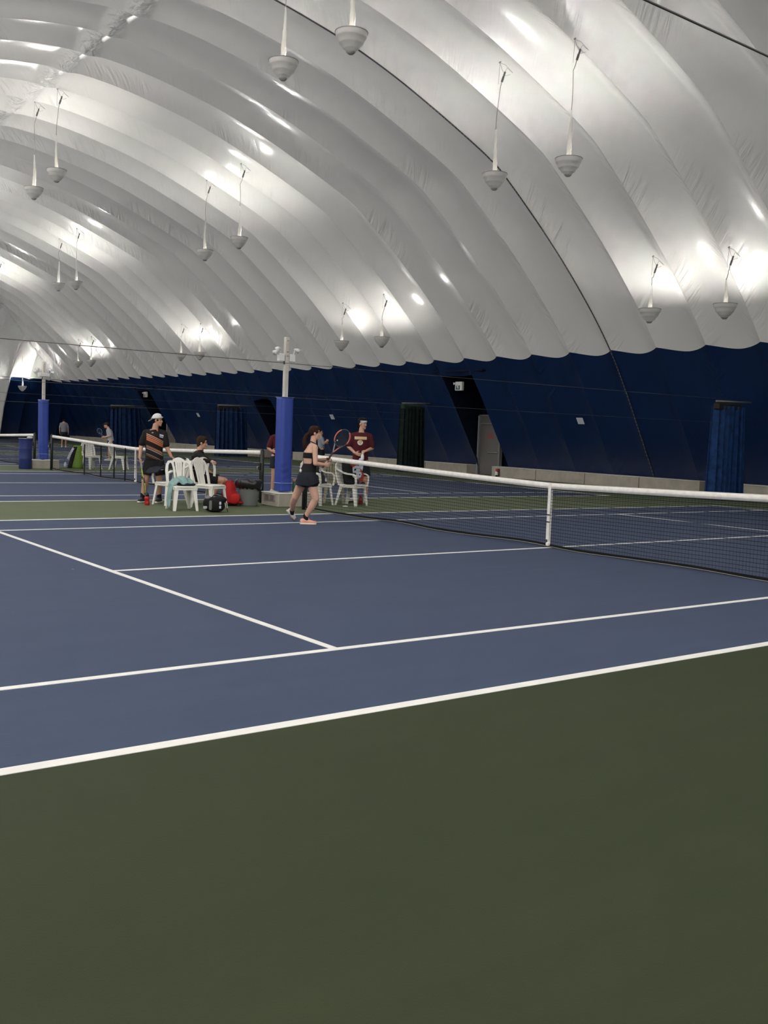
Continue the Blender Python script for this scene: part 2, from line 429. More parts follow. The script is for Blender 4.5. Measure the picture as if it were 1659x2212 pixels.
# end walls: the same profile turned through a right angle and mitred at the corners
def end_wall(name, sgn, yend, label, special=False):
    root = empty(name, kind='structure', label=label)
    HN = normals(HALF+[V((-HALF[-2].x, HALF[-2].y))])
    nc = 24; cw = 2*XW/nc
    for c in range(nc):
        xa = -XW+cw*c; xb = xa+cw
        white_low = special and xb < 11.5 and xa > 4
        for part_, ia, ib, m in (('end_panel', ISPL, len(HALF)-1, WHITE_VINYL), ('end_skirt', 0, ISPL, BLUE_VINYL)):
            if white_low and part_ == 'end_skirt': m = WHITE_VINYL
            vs = []; uvs = []; fs = []; nu = 10
            for i in range(ia, ib+1):
                p = HALF[i]; n = HN[i]
                for j in range(nu+1):
                    u = j/nu; x = xa+cw*u; b = bulge(u, cw, .16)
                    xx = min(max(x, -p.x), p.x)
                    if xx != x: b = 0
                    ins = XW-(p.x+n.x*b)
                    vs.append((xx, yend-sgn*ins, p.y+n.y*b)); uvs.append((u, ARC[i]))
            w_ = nu+1
            for i in range(ib-ia):
                for j in range(nu):
                    q = (i*w_+j, i*w_+j+1, (i+1)*w_+j+1, (i+1)*w_+j)
                    if (V(vs[q[0]])-V(vs[q[1]])).length < 1e-4 and (V(vs[q[2]])-V(vs[q[3]])).length < 1e-4: continue
                    fs.append(q)
            if not fs: continue
            me = bpy.data.meshes.new(part_); me.from_pydata(vs, [], fs)
            ul = me.uv_layers.new(name='UVMap')
            for l in me.loops: ul.data[l.index].uv = uvs[l.vertex_index]
            bm = bmesh.new(); bm.from_mesh(me); bmesh.ops.dissolve_degenerate(bm, dist=1e-4, edges=bm.edges)
            bmesh.ops.delete(bm, geom=[v_ for v_ in bm.verts if not v_.link_faces], context='VERTS'); bm.to_mesh(me); bm.free()
            me.polygons.foreach_set('use_smooth', [True]*len(me.polygons)); me.materials.append(m)
            o = bpy.data.objects.new(part_, me); COL.objects.link(o); o.parent = root
    return root
wall_back = end_wall('wall_back', 1, YF, 'far end wall of the dome, white vinyl over navy', True)
wall_front = end_wall('wall_front', -1, YN, 'near end wall of the dome behind the viewer')
# white wing of cloth folded forward beside the far corner
t = MB()
for (a, b) in (((11.33, 61.45, 6.7), (11.33, 63.55, 4.7)), ((11.33, 63.55, 4.7), (11.33, 65.3, 2.3)), ((11.33, 65.3, 2.3), (11.33, 66.35, .02))):
    t.cap(a, b, .06, .06, 8)
t.build('fold_roll', WHITE_VINYL, wall_back)

# floor, playing surfaces and lines
floor = MB(); floor.box((0, (YN+YF)/2, -.1), (2*XW+1.2, YF-YN+1, .2)); floor = floor.build('floor', GREENP, None, False)
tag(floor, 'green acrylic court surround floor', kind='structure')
COURTS = [-14.5*1.0-14.5*0, 0.0, 14.5, 29.0, 43.5]
PITCH_Y = 14.5
for cy in (0.0, 14.5, 29.0, 43.5, 58.0):
    s_ = MB(); s_.box((0, cy, .0015), (23.77+.05, 10.97+.05, .003)); s_ = s_.build('playing_surface', BLUE, floor, False)
    def line(x0, y0, x1, y1):
        b = MB(); b.box(((x0+x1)/2, cy+(y0+y1)/2, .0045), (abs(x1-x0), abs(y1-y0), .003)); b.build('court_line', LINE, s_, False)
    h, hs, hl, sv, lw, dw = 5.485, 4.115, 11.885, 6.40, .065, .085
    for sg in (-1, 1):
        line(-hl, sg*h-dw/2, hl, sg*h+dw/2)
        line(-hl, sg*hs-lw/2, hl, sg*hs+lw/2)
        line(sg*sv-lw/2, -hs+lw/2, sg*sv+lw/2, hs-lw/2)
        line(sg*hl-.05, -h, sg*hl+.05, h)
        line(sg*(hl-.15)-.07, -.035, sg*(hl-.15)+.07, .035)
    line(-sv+lw/2, -lw/2, sv-lw/2, lw/2)

b = MB(); b.box((0, -15.0, .001), (33.4, 19.0, .002)); b.build('near_apron', GREEN, floor, False)  # darker green sheet over the near end of the floor
# concrete curb along the right wall, in cast blocks, open at the doorways
def curb(name, sx, spans):
    root = empty(name, kind='structure', label='concrete curb at the foot of the dome wall')
    for (a, b) in spans:
        n = max(1, round((b-a)/2.45)); L = (b-a)/n
        for i in range(n):
            c = MB(); c.box((sx*16.74, a+L*(i+.5), .195), (.52, L-.025, .39), bev=.015); c.build('curb_block', CONC, root, False)
            c = MB(); c.box((sx*16.74, a+L*(i+.5), .4), (.54, L-.02, .018)); c.build('curb_cap', CONCT, root, False)
curb('baseboard_right', 1, [(-22, 8.2), (9.3, 18.85), (20.3, 33.6), (36.4, 48.2), (49.9, 66)])
curb('baseboard_left', -1, [(-22, 66)])
# doorway recesses
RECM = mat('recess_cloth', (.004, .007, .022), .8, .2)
def recess(k, ztop, door, label):
    ya, yb = Y0+YS*k, Y0+YS*(k+1)
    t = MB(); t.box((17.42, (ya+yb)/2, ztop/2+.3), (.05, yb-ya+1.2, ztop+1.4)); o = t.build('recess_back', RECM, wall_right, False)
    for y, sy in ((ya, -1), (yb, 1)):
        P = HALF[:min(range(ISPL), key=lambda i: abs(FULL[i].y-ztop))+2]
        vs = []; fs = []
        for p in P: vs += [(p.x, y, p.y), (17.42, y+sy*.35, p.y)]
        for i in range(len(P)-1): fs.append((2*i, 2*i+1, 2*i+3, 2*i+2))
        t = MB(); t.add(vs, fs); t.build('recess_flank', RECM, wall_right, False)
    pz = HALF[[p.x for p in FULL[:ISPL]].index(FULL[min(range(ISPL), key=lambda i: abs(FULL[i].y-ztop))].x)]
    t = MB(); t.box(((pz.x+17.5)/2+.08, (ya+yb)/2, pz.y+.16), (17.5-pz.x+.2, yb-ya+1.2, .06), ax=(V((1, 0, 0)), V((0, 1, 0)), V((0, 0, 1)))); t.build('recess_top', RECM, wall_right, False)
    return ya, yb
recess(4, 3.75, True, ''); recess(13, 3.0, False, ''); recess(21, 3.5, True, '')
def door(name, y1, label, zt=2.42):
    # y1 = far (left in view) edge of the frame
    root = empty(name, (17.1, y1-.62, 0), kind='structure', label=label)
    def bx(n, c, d, m, par=root, bev=0): 
        b = MB(); b.box(c, d, 0, bev); return b.build(n, m, par, False)
    for yy in (.60, -.60): bx('door_jamb', (0, yy, zt/2), (.16, .07, zt), FRAMEM)
    bx('pale_trim', (-.09, .645, zt/2-.02), (.03, .02, zt-.05), PALE)
    bx('door_head', (0, 0, zt-.03), (.16, 1.26, .06), FRAMEM)
    bx('transom_bar', (0, 0, 2.06), (.12, 1.14, .05), FRAMEM)
    bx('transom_panel', (.01, 0, 2.23), (.05, 1.12, .29), DOORM)
    leaf = bx('door_leaf', (.01, 0, 1.02), (.05, 1.12, 2.0), DOORM)
    bx('door_handle', (-.05, -.2, .93), (.05, .55, .05), GALV, leaf, .01)
    for i in range(3): bx('door_notice', (-.018, .02-.02*i, 1.66-.085*i), (.006, .33-.05*(i == 0), .038), REDM, leaf)
    return root
door('door_1', 20.28, 'grey door with a red-printed notice, half hidden by the dome wall')
door('door_2', 49.75, 'small distant grey door in the dome wall', 2.2)
# ================================================================ hanging uplights
def bowl_mesh():
    pr = [(.30, 0), (.287, -.075), (.272, -.105), (.258, -.112), (.232, -.185), (.212, -.212), (.196, -.218), (.150, -.285), (.132, -.300), (.118, -.304), (.085, -.345), (.0, -.365)]
    inn = [(max(r-.008, 0), z+.006) for r, z in pr]
    b = MB(); b.lathe(pr+inn[::-1][1:]+[(.30, 0)], n=28, cap=False)
    return b
PB = bowl_mesh().build('bowl', BOWLM)
t = MB(); t.lathe([(.292, -.006), (.308, -.006), (.308, .008), (.292, .008), (.292, -.006)], n=28, cap=False); PR = t.build('rim', RIMM)
t = MB(); t.lathe([(.0, -.392), (.05, -.385), (.082, -.355), (.088, -.338), (.0, -.338)], n=16, cap=False); PC = t.build('base_cap', RIMM)
SLV = []
for sd in range(3):
    rr_ = random.Random(sd); P = []; R = []
    for i in range(15):
        f = i/14; P.append((.018*math.sin(3*f+sd), .012*math.sin(5*f+2*sd), -.06+1.12*f)); R.append((.052*(1-f)**.8+.013)*(1+.10*math.sin(26*f+sd)))
    t = MB(); t.tube(P, R, 8); SLV.append(t.build('sleeve', SLEEVE))
PROTO = [PB, PR, PC]+SLV
def bulb_data(name, w_):
    q = bpy.data.lights.new(name, 'POINT'); q.shadow_soft_size = .09; q.energy = w_; q.color = LAMP_COL; return q
LD = {False: bulb_data('uplight', LAMP_W), True: bulb_data('uplight_low', LAMP_W*.46)}
def lamp(x, y, z, label, idx, group=None):
    root = empty('hanging_uplight', (x, y, z), label=label, cat='lamp', group=group)
    for p in (PB, PR, PC, SLV[idx % 3]):
        c = p.copy(); c.name = p.name; COL.objects.link(c); c.parent = root
        if p in SLV: c.rotation_euler = (0, 0, idx*1.7); c.scale = (1, 1, .62 if abs(x) > 10 else 1)
    s0 = .62 if abs(x) > 10 else 1.05
    top = prof_z(x)-z-.04
    u = ((y-Y0)/YS) % 1.0; top += bulge(u)*.5
    t = MB(); P = []
    for i in range(9):
        f = i/8; P.append((.02*math.sin(4*f+idx), .02*math.sin(3*f+idx*2), s0+(top-.55-s0)*f))
    P[-1] = (.03, -.03, top-.55); P.append((.05, -.04, top-.42))
    t.tube(P, .009, 6); t.build('cord', CORDG, root)
    t = MB(); t.tube([(.05, -.04, top-.44), (.085, -.055, top-.31)], .026, 6); t.tube([(.09, -.057, top-.30), (.115, -.07, top-.2)], .022, 6)
    t.build('plug', PLUG, root)
    t = MB(); t.tube([(0, 0, top), (-.02, 0, top-.5)], .0045, 5)
    t.tube([(0, 0, top), (.06, -.02, top-.14), (.15, -.05, top-.28), (.24, -.12, top-.24)], .0045, 5)
    t.tube([(.11, -.07, top-.2), (.16, -.09, top-.1), (.24, -.12, top-.16), (.30, -.15, top-.2)], .0045, 5)
    t.tube([(0, 0, top), (.12, -.06, top-.03), (.30, -.15, top-.2)], .0045, 5)
    t.tube([(-.02, 0, top), (.02, 0, top+.03)], .018, 6)
    t.build('hanger', CORDG, root)
    l = bpy.data.objects.new('bulb', LD[abs(x) > 12]); COL.objects.link(l); l.parent = root
    l.location = (.10, 0, -.10)
    return root
ORD = ['nearest', 'second', 'third', 'fourth']
def pair(x, z, ys, row, nth):
    for i, y in enumerate(ys):
        lamp(x, y, z[i], f"{'nearer' if i == 0 else 'farther'} white bowl uplight of the {nth} pair in the {row}", len(bpy.data.objects))
pair(12.4, (5.20, 5.25), (5.97, 8.38), 'lowest row above the wall', 'nearest')
pair(12.4, (5.13, 5.12), (20.85, 23.55), 'lowest row above the wall', 'second')
pair(12.4, (5.18, 5.22), (36.05, 38.2), 'lowest row above the wall', 'third')
pair(12.4, (5.30, 5.32), (50.85, 53.1), 'lowest row above the wall', 'fourth')
pair(6.47, (7.77, 7.87), (6.12, 8.52), 'middle row', 'nearest')
pair(6.47, (8.02, 7.90), (21.3, 23.85), 'middle row', 'second')
pair(6.47, (8.05, 8.20), (37.1, 39.5), 'middle row', 'third')
pair(.4, (8.85, 8.98), (5.96, 8.38), 'row under the ridge', 'nearest')
pair(.4, (9.30, 9.12), (22.0, 24.2), 'row under the ridge', 'second')
lamp(11.9, 62.75, 3.87, 'lone far white bowl uplight against the navy corner of the far end wall', 3)
OFFG = 'uplights outside the picture'
for x in (-12.4, -6.47, .4, 6.47, 12.4):
    for cy in (7.25, 21.75, 36.25, 50.75):
        for dy in (-1.2, 1.2):
            vis = (x > 11 and cy > 0) or (5 < x < 8 and 0 < cy < 40) or (0 < x < 1 and 0 < cy < 25)
            if vis: continue
            lamp(x, cy+dy, {12.4: 5.2, 6.47: 8.0, .4: 9.1}[abs(x)], 'white bowl uplight hanging beyond the edge of the picture', len(bpy.data.objects), OFFG)
for p in PROTO: bpy.data.objects.remove(p)

# ================================================================ pillars, bases, wires
def pillar(y, label, facing):
    root = empty('support_pillar', (0, y, .28), label=label, cat='pillar')
    b = MB(); b.box((0, 0, 1.525), (.085, .085, 3.05), bev=.008); b.build('post', POLE, root, False)
    b = MB()
    # padded sleeve with slack wrinkles near the foot
    R = []
    for i in range(49):
        z = .02+1.85*i/48; r = []
        low = max(0, 1-z/1.15)
        for j in range(24):
            a = 2*math.pi*(j+.5)/24; ca, sa = math.cos(a), math.sin(a)
            q = .1325/max(abs(ca), abs(sa)); q = min(q, .172)
            q *= 1+low*.045*math.sin(z*47+2.2*math.sin(a*2)+a)*(.4+.6*hsh(i//3, j//4))
            r.append((q*ca+.02*low*.6, q*sa, z))
        R.append(r)
    b.rings(R); pad = b.build('pad', PADB, root)
    b = MB(); b.box((.008, 0, .185), (.278, .278, .012)); b.build('pad_stripe', PADL, pad, False)
    b = MB(); b.box((0, 0, 1.872), (.272, .272, .01)); b.build('pad_rim', PADL, pad, False)
    for z in (2.98, 2.76, 2.68):
        b = MB(); b.tube([(0, -.043, z), (0, -.06, z)], .014, 8); b.build('bolt', RIMM, root)
    b = MB(); b.box((-.058, -.02, 2.60), (.02, .03, .17)); b.build('conduit', PLUG, root, False)
    for sx, q in facing:
        b = MB(); b.box((sx*.12 if q == 0 else 0, -.08*(q == 1), 2.645), ((.13, .09, .15) if q == 0 else (.30, .08, .10)), bev=.01)
        u = b.build('emergency_light', LIGHTP, root, False)
        hs = ((sx*.16, 0), (sx*.23, -.03)) if sx < 0 or q == 1 else ((sx*.19, -.02),)
        for hx, hy in hs:
            zz = 2.80 if hx != hs[-1][0] or len(hs) == 1 else 2.73
            b = MB(); b.tube([(hx*.8, hy, 2.70), (hx*.92, hy, zz)], .012, 6)
            b.tube([(hx*.85, hy, zz+.022), (hx+sx*.03, hy-.01, zz+.012), (hx+sx*.075, hy-.02, zz-.012)], [.018, .04, .052], 10); b.build('lamp_head', LIGHTP, u)
    return root
pillar(7.25, 'square post with blue pad and emergency lights beside the gray trash can', ((-1, 0), (1, 0)))
pillar(21.75, 'farther post with blue pad beside the blue barrel', ((-1, 0), (1, 1)))
def base(x0, x1, y0, y1, label):
    root = empty('concrete_base', ((x0+x1)/2, (y0+y1)/2, 0), label=label, cat='base')
    b = MB(); b.box((0, 0, .13), (x1-x0, y1-y0, .26), bev=.018); b.build('block', CONC, root, False)
    b = MB(); b.box((0, 0, .268), (x1-x0+.012, y1-y0+.012, .024), bev=.008); b.build('cap', CONCT, root, False)
    return root
bs = base(-.27, .58, 6.93, 7.60, 'gray concrete block under the near blue-padded post')
b = MB(); b.box((-.43, 0, .175), (.012, .42, .13)); f_ = b.build('side_plate', RIMM, bs, False)
for yy in (-.11, .09):
    b = MB(); b.box((-.438, yy, .175), (.01, .13, .095)); b.build('plate_panel', mat('plate_brown%d' % (yy > 0), (.20, .14, .125), .6), f_, False)
b = MB(); b.box((-.436, 0, .246), (.016, .43, .012)); b.build('plate_lip', CONCT, f_, False)
base(-.42, .42, 21.45, 22.10, 'concrete block under the farther blue-padded post')
def wire(y, z, r, label, x0=None, sag=.05):
    e = 15.0
    for a, bx_ in zip(HALF[:-1], HALF[1:]):
        if a.y <= z <= bx_.y: e = a.x+(bx_.x-a.x)*(z-a.y)/(bx_.y-a.y)
    e -= .05
    b = MB(); b.tube([(x, y-.16 if abs(x) < .3 else y-.16, z-sag*(1-(x/e)**2)) for x in [-e+2*e*i/24 for i in range(25)]], r, 6)
    o = b.build('cable', CABLE); tag(o, label, 'cable')
wire(7.25, 2.86, .006, 'upper dark cable running wall to wall past the near padded post')
wire(7.25, 2.20, .0038, 'lower cable level with the top of the near pad')
wire(21.75, 2.84, .006, 'upper cable running past the farther padded post')
wire(21.75, 2.36, .004, 'middle cable running past the farther padded post')
wire(21.75, 2.10, .006, 'lowest cable running past the farther padded post')
wire(-7.25, 3.12, .0042, 'dark cable crossing the top right of the picture close by', sag=.06)

# ================================================================ nets
def net(cy, label, strap, extra=()):
    root = empty('tennis_net', (0, cy, 0), label=label, cat='net')
    half = 6.36
    def top(y): return .914+(1.07-.914)*(abs(y)/half)**1.15
    def sway(y, z): return .03*math.sin(y*1.7+1)*(1-z/1.0)+.02*math.sin(y*4.1)*(1-z)
    b = MB(); n = 48
    rows = 19
    ys = [-half+2*half*i/n for i in range(n+1)]
    for r in range(rows):
        f = r/(rows-1)
        b.tube([(sway(y, .05+f*(top(y)-.09)), y, .05+f*(top(y)-.09)) for y in ys], .0025 if r < rows-3 else .0032, 4, False)
    # upper rows are doubled
    for r in range(rows-5, rows-1):
        f = (r+.5)/(rows-1)
        b.tube([(sway(y, .05+f*(top(y)-.09)), y, .05+f*(top(y)-.09)) for y in ys], .0016, 4, False)
    m_ = int(2*half/.046)
    for i in range(m_+1):
        y = -half+2*half*i/m_
        zt = top(y)-.04
        b.tube([(sway(y, z), y, z) for z in (.05, .05+(zt-.05)*.5, zt)], .0014, 4, False)
    tag(b.build('net_mesh', CORD, root, False), kind='stuff')
    b = MB(); R = []
    for y in ys:
        z = top(y); R.append([(-.012, y, z-.078), (-.016, y, z-.04), (-.010, y, z), (.010, y, z), (.016, y, z-.04), (.012, y, z-.078)])
    b.rings(R); hb = b.build('headband', TAPE, root)
    b = MB(); b.tube([(.0, y, top(y)+.002) for y in ys], .006, 6); b.tube([(-.0165, y, top(y)-.05) for y in ys], .0018, 4); b.build('headband_seam', mat('tape_stitch', (.62, .61, .58), .7), hb)
    b = MB(); b.tube([(sway(y, .03), y, .035+.012*math.sin(y*2.3)) for y in ys], 1, flat=(.004, .022), up=(0, 0, 1)); b.build('bottom_band', CORD, root, False)
    b = MB(); b.tube([(sway(y, .03)-.006, y, .022+.012*math.sin(y*2.3)) for y in ys], .005, 5); b.build('bottom_cord', mat('bottom_cord', (.30, .30, .28), .7), root)
    for sg in (-1, 1):
        b = MB(); b.box((0, sg*half, .53), (.012, .05, 1.02)); b.build('side_band', CORD, root, False)
    if strap:
        b = MB(); b.box((-.018, 0, .52), (.006, .052, .80)); b.box((.018, 0, .48), (.006, .052, .86)); b.box((0, 0, .055), (.045, .052, .05), bev=.01)
        s_ = b.build('center_strap', TAPE, root, False)
        for z in (.47, .37):
            b = MB(); b.box((-.024, 0, z), (.01, .068, .014)); b.build('buckle', BLACK, s_, False)
    for y in extra:
        b = MB(); b.box((-.015, y-cy, .45), (.02, .045, .86)); b.build('vertical_band', CORD, root, False)
    return root
net(0.0, 'nearest tennis net with white headband and center strap, in front of the running woman', True)
net(14.5, 'middle tennis net behind the man in the white cap', True, (18.1, 16.85, 15.9, 15.15))
net(29.0, 'far tennis net cut off by the left edge behind the blue barrel', False)
def post(y, label, lean=0):
    root = empty('net_post', (0, y, 0), label=label, cat='post')
    b = MB(); b.lathe([(.042, 0), (.042, 1.07), (.0, 1.085)], n=16); b.build('tube', POSTG, root)
    b = MB(); b.tube([(0, lean, 1.075), (0, 0, 1.085), (0, -lean, 1.075)], .022, 8); b.build('cap', POSTG, root)
    b = MB(); b.box((-.05, 0, .75), (.05, .06, .14), bev=.01); w_ = b.build('winder', POSTG, root, False)
    b = MB(); b.tube([(-.08, 0, .75), (-.11, 0, .75), (-.11, 0, .68)], .008, 6); b.build('crank', GALV, w_)
    return root
post(6.43, 'black net post at the left end of the nearest net, behind the running woman', .03)
post(-6.43, 'black net post at the near end of the nearest net, beyond the right edge', .03)
post(8.07, 'black net post of the middle net, right of the seated man behind the trash can', .03)
post(20.93, 'black net post at the far left end of the middle net', .03)
post(22.57, 'black net post of the far net, behind the blue barrel', .03)

# ================================================================ curtains drawn to the wall, notices, lights on the wall
def curtain(y, x0, x1, z, m, label, hm):
    root = empty('divider_curtain', ((x0+x1)/2, y, 0), label=label, cat='curtain')
    L = x1-x0; b = MB(); cols = 90; rows = 12; vs = []; fs = []
    for i in range(rows+1):
        f = i/rows; zz = .03+(z-.12-.03)*f
        for j in range(cols+1):
            u = j/cols
            wid = L*(1+.12*(1-f)); x = -L/2-.05*(1-f)+wid*u*(.72+.28*u)
            gap = 1
            yy = (.10+.05*(1-f))*math.sin(u*44+.6*math.sin(6*u))*(.6+.4*math.sin(u*9))-.22*math.sin(math.pi*u)
            vs.append((x+.02*math.sin(u*90), yy, zz))
    w_ = cols+1
    for i in range(rows):
        for j in range(cols): fs.append((i*w_+j, i*w_+j+1, (i+1)*w_+j+1, (i+1)*w_+j))
    b.add(vs, fs); o = b.build('curtain_folds', m, root)
    b = MB(); b.tube([(-L/2, -.12, z), (L/2+.4, -.04, z+.05)], .028, 8); b.build('rail', mat('rail%d' % y, (.20, .21, .21), .5, .5), root)
    b = MB(); b.box((-L*.12, -.1, z-.13), (L*.72, .2, .20), bev=.03); b.build('header', hm, root, False)
    return root
CURB_ = mat('blue_netting', (.006, .035, .13), .7, .2, noise=.4, nscale=6)
CURG = mat('green_netting', (.004, .013, .012), .8, .2, noise=.4, nscale=6)
HDR = mat('curtain_header', (.012, .010, .010), .8)
curtain(7.25, 13.95, 15.45, 2.78, CURB_, 'blue netting curtain bunched at the wall on the right edge', HDR)
curtain(21.75, 14.1, 15.3, 2.74, CURG, 'dark green netting curtain bunched left of the door', mat('green_header', (.006, .03, .016), .8))
curtain(36.25, 13.5, 15.2, 2.62, mat('blue_netting_far', (.005, .024, .09), .7, .2, noise=.4, nscale=6), 'distant blue netting curtain right of the seated man', HDR)
curtain(50.75, 13.6, 15.6, 2.6, bpy.data.materials['blue_netting_far'], 'farthest blue netting curtain left of the man in the white cap', HDR)
def on_wall(y, z):
    i = min(range(ISPL), key=lambda i: abs(FULL[i].y-z)); i = max(1, i)
    a, b_ = FULL[i-1], FULL[i+1]; t_ = (b_-a).normalized(); n = FN[i]
    u = ((y-Y0)/YS) % 1.0; bl = bulge(u)*(.30+.70*min(1, max(0, (z-1)/7)))
    p = FULL[i]
    return V((p.x+n.x*bl, y, z+n.y*bl)), V((t_.x, 0, t_.y)), V((n.x, 0, n.y))
for y, lab in ((13.95, 'white paper notice on the navy wall above the middle of the nearest net'), (29.3, 'white paper notice on the navy wall left of the man in maroon'), (43.1, 'white paper notice on the navy wall above the seated man')):
    p, up_, n = on_wall(y, 2.16)
    b = MB(); b.box(p-n*.05, (.29, .25, .008), ax=(V((0, 1, 0)), up_, n)); tag(b.build('notice', PAPER, None, False), lab, 'notice')
def exit_light(x, y, z, label):
    root = empty('emergency_light', (x, y, z), label=label, cat='light')
    b = MB(); b.box((0, 0, 0), (.12, .40, .34), bev=.015); h = b.build('housing', LIGHTP, root, False)
    b = MB(); b.box((-.063, .02, -.06), (.01, .24, .16)); f_ = b.build('sign_face', mat('face_dark', (.05, .08, .09), .4), h, False)
    for yy in (.0, .05): 
        b = MB(); b.box((-.07, yy, -.05+yy), (.008, .05, .10)); b.build('figure', PAPER, f_, False)
    b = MB(); b.tube([(-.06, .18, .10), (-.10, .24, .09)], [.03, .05], 8); b.build('lamp_head', LIGHTP, root)
    return root
exit_light(15.42, 19.75, 3.46, 'white emergency light in the dark recess above the grey door')
exit_light(15.42, 49.5, 3.36, 'small distant white emergency light left above the man in the white cap')
root = empty('fire_bell', (16.44, 18.42, .02), label='small red and white bell on the curb right of the grey door', cat='bell')
b = MB(); b.box((.0, 0, .16), (.06, .10, .30), bev=.012); b.build('back_box', mat('bell_brown', (.10, .035, .03), .5), root, False)
b = MB(); b.lathe([(.03, .20), (.055, .24), (.06, .29), (.02, .31)], (-.05, .02, 0), 12); b.build('red_cap', REDM, root)
b = MB(); b.lathe([(.02, .05), (.07, .06), (.08, .085), (.045, .10), (.065, .12), (.055, .18), (.03, .2)], (-.06, .03, 0), 14); b.build('white_horn', LIGHTP, root)
b = MB(); b.lathe([(.04, .0), (.05, .05), (.02, .06)], (-.06, .03, 0), 12); b.build('foot', BLACK, root)
# ================================================================ chairs (front faces local -Y)
def chair(loc, rz, label, m=PLAST, arms=False, style='lobed', group='white resin chairs'):
    root = empty('resin_chair', (loc[0], loc[1], 0), rz, label=label, cat='chair', group=group)
    b = MB()
    R = []
    for z, q in ((.405, .012), (.415, 0), (.432, 0), (.44, .012)):
        r = []
        for i in range(28):
            a = 2*math.pi*i/28; ca, sa = math.cos(a), math.sin(a)
            x = .235*math.copysign(abs(ca)**.42, ca); y = .225*math.copysign(abs(sa)**.42, sa)
            x *= 1-.06*(y > 0)*y/.225
            s_ = 1-q/.23
            r.append((x*s_, y*s_, z-.012*(1 if z > .43 else 0)*0+.012*(-y/.225)*0))
        R.append(r)
    b.rings(R)
    b.build('seat', m, root)
    b = MB(); b.box((0, -.205, .395), (.40, .012, .05)); b.box((-.215, 0, .395), (.012, .36, .045)); b.box((.215, 0, .395), (.012, .36, .045)); b.build('seat_apron', m, root, False)
    for sx in (-1, 1):
        for sy in (-1, 1):
            b = MB()
            top = V((sx*.195, sy*.185, .425)); bot = V((sx*.225, -.245 if sy < 0 else .285, 0))
            zt = .66 if (arms and sy < 0) else .425
            # channel-shaped leg: two tapering flanges meeting at a corner
            for wdir in (V((1, 0, 0))*-sx, V((0, 1, 0))*-sy):
                a0, a1 = top, bot
                w0, w1 = .075, .042
                t_ = wdir.cross(V((0, 0, 1))); t_.normalize(); th = .011
                R = []
                for f in (0, .12, .5, 1):
                    c = a0.lerp(a1, f); w_ = (w0*(1.5 if f == 0 else 1))*(1-f)+w1*f
                    R.append([c+t_*th/2, c+wdir*w_+t_*th/2, c+wdir*w_-t_*th/2, c-t_*th/2])
                b.rings(R)
            b.build('leg', m, root, False)
    lean = lambda z: .195+.13*max(0, z-.43)/.45
    up = (0, -1, .25)
    b = MB()
    if style == 'lobed':
        for s in (-1, 1):
            P = [(s*.212, .42), (s*.222, .56), (s*.226, .70), (s*.212, .80), (s*.178, .855), (s*.138, .86), (s*.105, .825), (s*.090, .74), (s*.082, .60), (s*.076, .43)]
            b.tube([(x, lean(z), z) for x, z in P], [1, 1, 1, 1, 1, 1, .85, .7, .6, .6], flat=(.024, .011), up=up)
        P = [(-.125, .84), (-.085, .878), (-.04, .895), (0, .90), (.04, .895), (.085, .878), (.125, .84)]
        b.tube([(x, lean(z)-.004, z) for x, z in P], [.8, 1.1, 1.4, 1.6, 1.4, 1.1, .8], flat=(.024, .011), up=up)
        b.tube([(x, lean(z)-.004, z) for x, z in ((-.06, .87), (0, .86), (.06, .87))], 1, flat=(.03, .010), up=up)
        b.build('back_frame', m, root, False)
        for s in (-1, 0, 1):
            b = MB(); b.tube([(s*x, lean(z)-.003, z) for x, z in ((.046, .865), (.040, .74), (.026, .58), (.024, .43))] if s else [(0, lean(z)-.004, z) for z in (.87, .74, .58, .43)], [1.2, 1, .85, .8], flat=(.017, .009), up=up)
            b.build('slat', m, root, False)
    else:
        P = [(-.21, .42), (-.225, .58), (-.215, .72), (-.17, .82), (-.09, .865), (0, .88), (.09, .865), (.17, .82), (.215, .72), (.225, .58), (.21, .42)]
        b.tube([(x, lean(z), z) for x, z in P], 1, flat=(.030, .012), up=up)
        b.build('back_frame', m, root, False)
        for x, zt in ((-.14, .83), (-.085, .855), (-.03, .868), (.03, .868), (.085, .855), (.14, .83)):
            b = MB(); b.tube([(x, lean(zt), zt), (x, lean(.6), .6), (x*.9, lean(.43), .43)], 1, flat=(.021, .008), up=up); b.build('slat', m, root, False)
    if arms:
        for s in (-1, 1):
            b = MB(); b.tube([(s*.222, -.22, .40), (s*.245, -.235, .52), (s*.252, -.225, .62), (s*.252, -.16, .655), (s*.25, 0, .665), (s*.245, .12, .70), (s*.228, lean(.76), .77)], [.9, .9, 1, 1.15, 1.15, 1, .9], 8, flat=(.026, .011), up=(0, 0, 1) if False else (s*.2, -.3, 1))
            b.build('arm', m, root, False)
    return root
chair((-2.38, 6.77), -.165, 'white resin chair with the teal towel on its seat, front of the left cluster')
chair((-1.66, 7.10), .42, 'empty white resin chair between the towel chair and the black backpack')
chair((-2.10, 7.90), -1.40, 'white resin armchair under the hand of the man in the white cap', arms=True, style='arch')
chair((-1.41, 7.92), 2.67, 'white resin chair under the seated man in black')
chair((.99, 7.47), .35, 'white resin armchair holding the black bag, just right of the running woman', arms=True, style='arch')
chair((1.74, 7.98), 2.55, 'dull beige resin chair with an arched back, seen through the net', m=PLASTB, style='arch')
chair((1.67, 7.20), .39, 'white resin armchair holding the red and black racket bag', arms=True, style='arch')
chair((1.62, 21.85), .19, 'far white resin chair beside the green racket bag', style='arch')
chair((2.45, 21.6), .85, 'far white resin chair, the right one of the two behind the middle net', style='arch')

